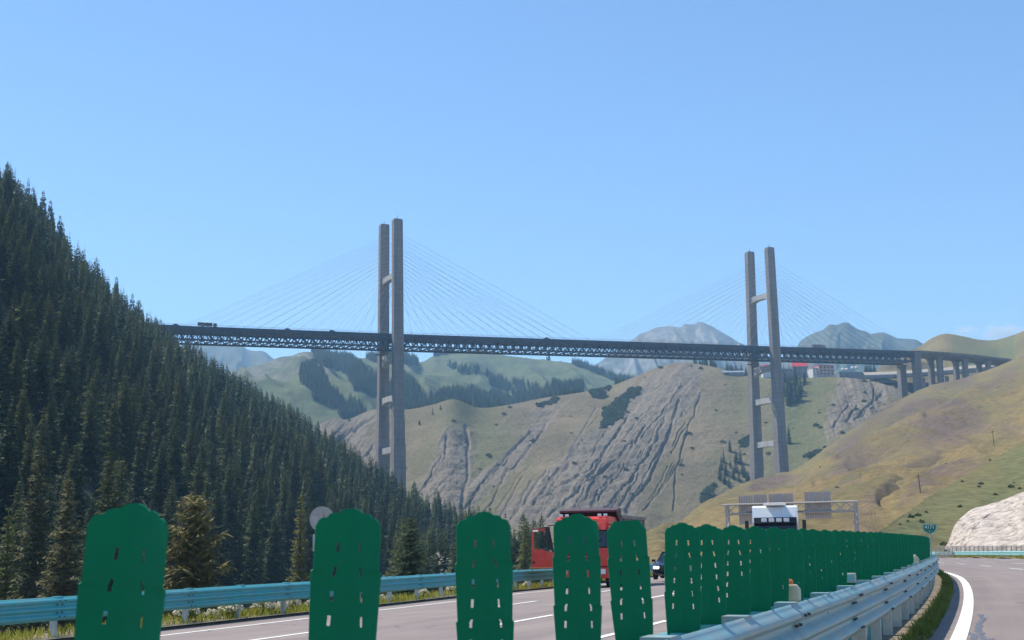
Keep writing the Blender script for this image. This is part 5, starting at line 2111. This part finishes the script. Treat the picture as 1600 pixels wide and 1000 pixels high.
# chassis, tipping body
mb = MB()
for sg in (-1, 1):
    mb.box((sg * .42, 4.6, .85), (.10, 8.6, .28))
mb.build('chassis', M['black'], rt)
for sg in (-1, 1):
    wheel(rt, (sg * 1.02, 1.1, .52))
    wheel(rt, (sg * 1.02, 3.1, .52))
    wheel(rt, (sg * 1.0, 6.2, .52), w=.5)
    wheel(rt, (sg * 1.0, 7.55, .52), w=.5)
bw = 1.25
mb = MB()
mb.prism([(-bw, 1.6), (-bw, 3.0), (-bw + .08, 3.0), (-bw + .08, 1.7), (bw - .08, 1.7), (bw - .08, 3.0), (bw, 3.0), (bw, 1.6), (bw - .35, 1.2), (-bw + .35, 1.2)], 'y', 2.45, 8.9)
bd = mb.build('dump_body', M['bed'], rt)
mb = MB()
mb.box((0, 2.45, 2.35), (2.5, .10, 2.05))
mb.build('headboard', M['bed_dark'], bd)
mb = MB()
mb.prism([(1.35, 3.30), (2.55, 3.42), (2.55, 3.32), (1.35, 3.22)], 'x', -bw, bw)
mb.build('cab_guard', M['bed_dark'], bd)
for sg in (-1, 1):
    mb = MB(); mb.prism([(1.35, 3.28), (2.5, 3.40), (2.5, 2.6)], 'x', sg * bw - .03, sg * bw + .03); mb.build('guard_side', M['bed_dark'], bd)
    mb = MB(); mb.box((sg * (bw + .02), 5.7, 3.03), (.14, 6.5, .14)); mb.build('top_rail', M['bed'], bd)
for k in range(6):
    for sg in (-1, 1):
        mb = MB(); mb.box((sg * (bw + .04), 3.1 + k * 1.05, 2.25), (.10, .12, 1.4)); mb.build('stake', M['bed'], bd)
for sg in (-1, 1):
    mb = MB(); mb.tube((sg * .95, 4.2, .75), (sg * .95, 5.3, .75), .3, n=16); mb.build('tank', M['sign_back'], rt)

# white tractor unit ---------------------------------------------------------------------
wt = lorry_at('white_lorry', 'white lorry cab with four lamps in its visor above the row of boards', 'truck', 1213, 74, -.58, -chead(72) + R(3))
cab(wt, M['white_p'], M['black'], Wc=2.46, roof=4.0, base=1.1, deflector=True, sloped=.75, wtop=.95)
for sg in (-1, 1):
    wheel(wt, (sg * 1.02, 1.2, .52)); wheel(wt, (sg * 1.0, 4.6, .52), w=.5); wheel(wt, (sg * 1.0, 5.9, .52), w=.5)
mb = MB(); mb.box((0, 4.0, .9), (.9, 6.5, .3)); mb.build('chassis', M['black'], wt)
mb = MB(); mb.box((0, 8.5, 1.9), (2.45, 10, .9)); mb.build('trailer_bed', M['black'], wt, bevel=.05)

# dark car ---------------------------------------------------------------------------------
ct = lorry_at('parked_car', 'dark car with a lit headlamp just left of the dense row of boards', 'car', 1043, 74, -.50, -chead(70))
mb = MB()
# lofted body from cross-sections front (y=0) to rear
secs = [(0.0, .72, .34, .62, .66), (.12, .84, .28, .74, .78), (.5, .90, .24, .84, .88), (1.2, .92, .22, .92, .97), (1.45, .92, .22, .95, 1.02), (3.3, .92, .22, .98, 1.05), (4.2, .90, .26, .95, 1.02), (4.5, .84, .34, .85, .95)]
for (y, hw, z0, z1, z2) in secs:
    mb.v += [(-hw * .9, y, z0), (-hw, y, z0 + .12), (-hw, y, z1), (-hw * .86, y, z2), (0, y, z2 + .03), (hw * .86, y, z2), (hw, y, z1), (hw, y, z0 + .12), (hw * .9, y, z0)]
for i in range(len(secs) - 1):
    for j in range(9):
        mb.f.append((i * 9 + j, i * 9 + (j + 1) % 9, (i + 1) * 9 + (j + 1) % 9, (i + 1) * 9 + j)); mb.mi.append(0)
mb.f += [tuple(range(9)), tuple(range(len(secs) * 9 - 1, len(secs) * 9 - 10, -1))]; mb.mi += [0, 0]
mb.build('body', M['car_black'], ct, bevel=.02)
mb = MB()
mb.add([(-.80, 1.35, 1.0), (.80, 1.35, 1.0), (.62, 2.05, 1.46), (-.62, 2.05, 1.46), (-.84, 4.1, 1.03), (.84, 4.1, 1.03), (.62, 3.3, 1.46), (-.62, 3.3, 1.46)],
       [(0, 1, 2, 3), (5, 4, 7, 6), (3, 2, 6, 7), (0, 3, 7, 4), (1, 5, 6, 2)])
mb.build('windows', M['glass'], ct)
mb = MB(); mb.box((0, 2.7, 1.475), (1.22, 1.35, .05)); mb.build('roof', M['car_black'], ct, bevel=.02)
for sg in (-1, 1):
    mb = MB(); mb.box((sg * .66, .05, .66), (.30, .16, .13)); mb.build('headlight', M['lamp_on'] if sg < 0 else M['lamp_white'], ct, bevel=.03)
    mb = MB(); mb.box((sg * 1.0, 1.5, 1.02), (.2, .12, .13)); mb.build('mirror', M['car_black'], ct, bevel=.02)
    for yy in (.85, 3.6):
        wheel(ct, (sg * .82, yy, .33), .33, .22)
for k in range(3):
    mb = MB(); mb.box((0, -.01, .50 + k * .07), (.9, .05, .03)); mb.build('grille_bar', M['chrome'], ct)
mb = MB(); mb.box((0, -.04, .40), (.44, .02, .14)); mb.build('number_plate', M['plate_blue'], ct)
mb = MB(); mb.lathe((0, -.03, .66), [(.06, -.01), (.06, .01)], 14, axis='y'); mb.build('emblem', M['chrome'], ct)

# small blue-and-white vehicle down on the valley road
p = at(703, 884, 330)
vt = thing('valley_truck', 'tiny blue and white truck on the valley track left of the third board', 'truck', (p.x, p.y, p.z - .9), R(70))
MB().box((0, 0, 1.0), (1.6, 3.4, 1.2)).build('cargo_box', M['white_p'], vt, bevel=.06)
MB().box((0, -2.3, 1.1), (1.6, 1.2, 1.4)).build('cab', M['plate_blue'], vt, bevel=.1)
for sg in (-1, 1):
    for yy in (-2.2, 1.0):
        wheel(vt, (sg * .75, yy, .36), .36, .2)

# ================================================================== VERGE PLANTS
def blades(name, n, place, hmin, hmax, w, material, parent=None, seed=1):
    rg = random.Random(seed)
    mb = MB()
    for i in range(n):
        b = place(rg)
        h = rg.uniform(hmin, hmax)
        a = rg.uniform(0, 6.28)
        d = Vector((math.cos(a), math.sin(a), 0))
        l = Vector((rg.uniform(-1, 1), rg.uniform(-1, 1), 0)) * h * .45
        k = len(mb.v)
        mb.v += [tuple(b - d * w), tuple(b + d * w), tuple(b + l * .4 + Vector((0, 0, h * .6)) + d * w * .8), tuple(b + l + Vector((0, 0, h)))]
        mb.f += [(k, k + 1, k + 2), (k, k + 2, k + 3)]
        mb.mi += [0, 0]
    me = bpy.data.meshes.new(name)
    me.from_pydata(mb.v, [], mb.f)
    me.materials.append(material)
    return link(name, me, parent, kind='stuff')


def pl_left(rg):
    s = 8 + (rg.random() ** 1.3) * 110
    o = rg.uniform(-19.6, -17.5)
    p = cpos(s, o)
    return Vector((p.x, p.y, rz_(s, -17.3) + .0 - max(0, -o - 18.6) * .4))


def pl_med(rg):
    s = 6 + (rg.random() ** 1.5) * 60
    o = .46 + abs(rg.gauss(0, .12))
    k = mnoise.noise(Vector((s * .6, 0, 0)))
    if k < -.25:
        s += 1
    p = cpos(s, min(o, .74))
    return Vector((p.x, p.y, .04))


blades('verge_grass', 22000, pl_left, .08, .34, .016, M['grass'], seed=3)
blades('median_grass', 14000, pl_med, .06, .20, .011, M['grass'], seed=4)


def pl_out(rg):
    s = 80 + rg.random() * 150
    p = cpos(s, rg.uniform(18.3, 20.4))
    return Vector((p.x, p.y, rz_(s, 21) + .05))


blades('outer_verge_grass', 9000, pl_out, .15, .5, .05, M['grass'], seed=5)

# umbel plants with cream heads under the left rail
fm = MB()
rg = random.Random(5)
for i in range(130):
    a, r_ = rg.uniform(0, 6.28), rg.random() ** .5 * .26
    z = .42 - r_ * r_ * 2.2 + rg.uniform(-.05, .05)
    c = Vector((r_ * math.cos(a), r_ * math.sin(a), z))
    q = rg.uniform(.02, .04)
    fm.add([c + Vector((q, 0, 0)), c + Vector((0, q, 0)), c + Vector((-q, 0, 0)), c + Vector((0, -q, 0)), c + Vector((0, 0, q)), c - Vector((0, 0, q))],
           [(0, 1, 4), (1, 2, 4), (2, 3, 4), (3, 0, 4), (1, 0, 5), (2, 1, 5), (3, 2, 5), (0, 3, 5)])
flow_me = fm.mesh('flower_head', M['umbel'])
sm = MB()
for i in range(26):
    a, r_ = rg.uniform(0, 6.28), rg.uniform(.02, .24)
    sm.beam((0, 0, -.1), (r_ * math.cos(a), r_ * math.sin(a), .36 - r_ * .3), .012)
    b_ = Vector((r_ * math.cos(a), r_ * math.sin(a), .18))
    sm.add([b_, b_ + Vector((.10 * math.cos(a + 1), .10 * math.sin(a + 1), .03)), b_ + Vector((.1 * math.cos(a - .6), .1 * math.sin(a - .6), .08))], [(0, 1, 2)])
stem_me = sm.mesh('stems', M['grass'])
for i, (px_, py_, sc) in enumerate(((289, 968, 1.3), (303, 966, 1.0), (346, 962, .8), (360, 957, 1.3), (412, 957, 1.2), (426, 954, 1.2), (436, 956, .8), (449, 951, .9), (470, 950, 1.1), (486, 948, .9), (600, 928, .8), (672, 918, .9), (708, 920, 1.2), (828, 906, .9), (622, 930, .7))):
    # on the verge line
    best = min((abs(proj_np(np.array([tuple(cpos(s, -18.0, rz_(s, -17.3)))]))[0][0] - px_), s) for s in np.arange(8, 90, .25))[1]
    q = cpos(best, -18.0 - .15 * (i % 3))
    t = thing('flowering_umbel', 'cream-headed umbel plant on the verge under the teal guardrail', 'plant', (q.x, q.y, rz_(best, -17.3) - .05), i * 1.1, 'cream umbels under the left guardrail')
    t.scale = (sc, sc, sc)
    link('flower_head', flow_me, t)
    link('stems', stem_me, t)

# pale track bank down in the valley
mb = MB()
tb = [at(684, 862, 380), at(700, 872, 370), at(722, 892, 350), at(660, 905, 300), at(640, 890, 330)]
for p_ in tb:
    p_.z = min(p_.z, 0)
mb.v = [tuple(p_) for p_ in tb] + [(p_.x, p_.y, -16) for p_ in tb]
mb.f = [(0, 1, 2, 3, 4)] + [(i, (i + 1) % 5, 5 + (i + 1) % 5, 5 + i) for i in range(5)]
mb.mi = [0] * 6
mb.build('valley_track', mat('pale_gravel', (0.30, 0.27, 0.22), .95, var=.3, scale=.5), kind='structure')

# fair-weather clouds low behind the right-hand hills (outside the haze)
mtc, nt, b = base_mat('cloud')
nt.nodes.clear()
pvc = nt.nodes.new('ShaderNodeVolumePrincipled')
pvc.inputs['Color'].default_value = (1, 1, 1, 1)
pvc.inputs['Anisotropy'].default_value = .3
tc = nt.nodes.new('ShaderNodeTexCoord')
ln = nt.nodes.new('ShaderNodeVectorMath'); ln.operation = 'LENGTH'
nt.links.new(tc.outputs['Object'], ln.inputs[0])
nz_ = noise_tex(nt, 2.2, 5, .6, tc.outputs['Object'])
mm = nt.nodes.new('ShaderNodeMath'); mm.operation = 'MULTIPLY_ADD'
nt.links.new(nz_, mm.inputs[0]); mm.inputs[1].default_value = 1.9
sb = nt.nodes.new('ShaderNodeMath'); sb.operation = 'MULTIPLY'
nt.links.new(ln.outputs['Value'], sb.inputs[0]); sb.inputs[1].default_value = -1.0
nt.links.new(sb.outputs[0], mm.inputs[2])
dn_ = ramp(nt, mm.outputs[0], [(0.12, 0.0), (0.55, 0.006)])
nt.links.new(dn_, pvc.inputs['Density'])
oo = nt.nodes.new('ShaderNodeOutputMaterial')
nt.links.new(pvc.outputs[0], oo.inputs['Volume'])
for px_, py_, sx, sz in ((1566, 521, 330, 150), (1508, 517, 170, 90), (1640, 505, 300, 140)):
    p_ = at(px_, py_, 15000)
    o_ = MB().lathe((0, 0, 0), [(math.cos(a_), math.sin(a_)) for a_ in [R(-88 + 176 * i / 10) for i in range(11)]], 20).build('cloud', mtc, kind='structure')
    o_.location = p_
    o_.scale = (sx, sx * .6, sz)

# sealed cracks on the right carriageway
def crack(pts, w):
    mb = MB()
    P_ = []
    for (a, b) in pts:
        d = _w + _r * ((a - 800) / FPX) + _u * ((500 - b) / FPX)
        t_ = (0.05 - CAMH) / d.z
        P_.append(Vector((d.x * t_, d.y * t_, 0.056)))
    fine = []
    rg_ = random.Random(len(pts))
    for a, b in zip(P_[:-1], P_[1:]):
        for k in range(5):
            q = a.lerp(b, k / 5)
            fine.append(q + Vector((rg_.uniform(-.03, .03), 0, 0)))
    fine.append(P_[-1])
    for i, q in enumerate(fine):
        ww = w * rg_.uniform(.5, 1.3)
        mb.v += [tuple(q - Vector((ww, 0, 0))), tuple(q + Vector((ww, 0, 0)))]
        if i:
            k = 2 * i
            mb.f.append((k - 2, k - 1, k + 1, k)); mb.mi.append(0)
    mb.build('road_crack', M['tar'], kind='structure')


M['tar'] = mat('tar_seal', (0.11, 0.115, 0.14), .6, var=.2, scale=20)
crack([(1530, 960), (1537, 966), (1530, 975), (1528, 984), (1534, 995), (1536, 1010)], .05)
crack([(1508, 988), (1518, 990), (1524, 1000), (1530, 1010)], .045)
crack([(1550, 998), (1545, 1004), (1538, 1010)], .04)

# low dark shrubs on the scree mountain
sb_ = MB()
rg = random.Random(9)
for i in range(90):
    a, r_ = rg.uniform(0, 6.28), rg.random() ** .5
    c = Vector((r_ * math.cos(a), r_ * math.sin(a), rg.uniform(.05, .75) * (1.1 - r_ * .7)))
    d = Vector((rg.uniform(-1, 1), rg.uniform(-1, 1), rg.uniform(-.2, 1))).normalized() * .3
    e = d.cross(Vector((rg.uniform(-1, 1), rg.uniform(-1, 1), rg.uniform(-1, 1)))).normalized() * .22
    sb_.add([c - d * .5, c + e, c + d, c - e], [(0, 1, 2, 3)])
shrub_me = sb_.mesh('shrub_crown', M['needle_far'])
zp = lambda *p: zpts(2.4615, 500, 530, p)
Q = HC.point(rng.random(300000), rng.random(300000) * 2.0)
x, y, _ = proj_np(Q)
k = np.zeros(len(Q), bool)
n_ = fbm(x / 5, y / 5, 3)
for poly in (zp((1040, 200), (1060, 180), (1115, 170), (1090, 225), (1050, 228)), zp((1195, 190), (1220, 180), (1235, 195), (1180, 250), (1160, 310), (1080, 350), (1095, 270)), zp((830, 255), (880, 235), (915, 225), (900, 245), (850, 270)), [(1100, 770), (1118, 758), (1112, 775), (1095, 785)], [(1158, 690), (1175, 680), (1172, 692), (1155, 700)], [(1262, 712), (1295, 698), (1285, 706), (1265, 716)]):
    k |= inpoly(x + n_ * 9, y + n_ * 9, poly)
k |= (rng.random(len(Q)) < .0008) & (y < 780)
Qs = Q[k]
Qs = Qs[rng.permutation(len(Qs))[:1500]]
scatter('slope_shrubs', Qs, rng.uniform(1.2, 3.6, len(Qs)), [(shrub_me, None)])
# shrubs on the ochre slopes
QB = []
for H_ in (HB2, HB3, HB4, HB):
    q_ = H_.point(rng.random(260), rng.random(260) * 1.9)
    g_ = fbm(q_[:, 0] / 30, q_[:, 1] / 30, 2)
    QB.append(q_[g_ > .08])
QB = np.concatenate(QB)
scatter('ochre_slope_shrubs', QB[::2], rng.uniform(.3, .8, len(QB[::2])), [(shrub_me, None)])
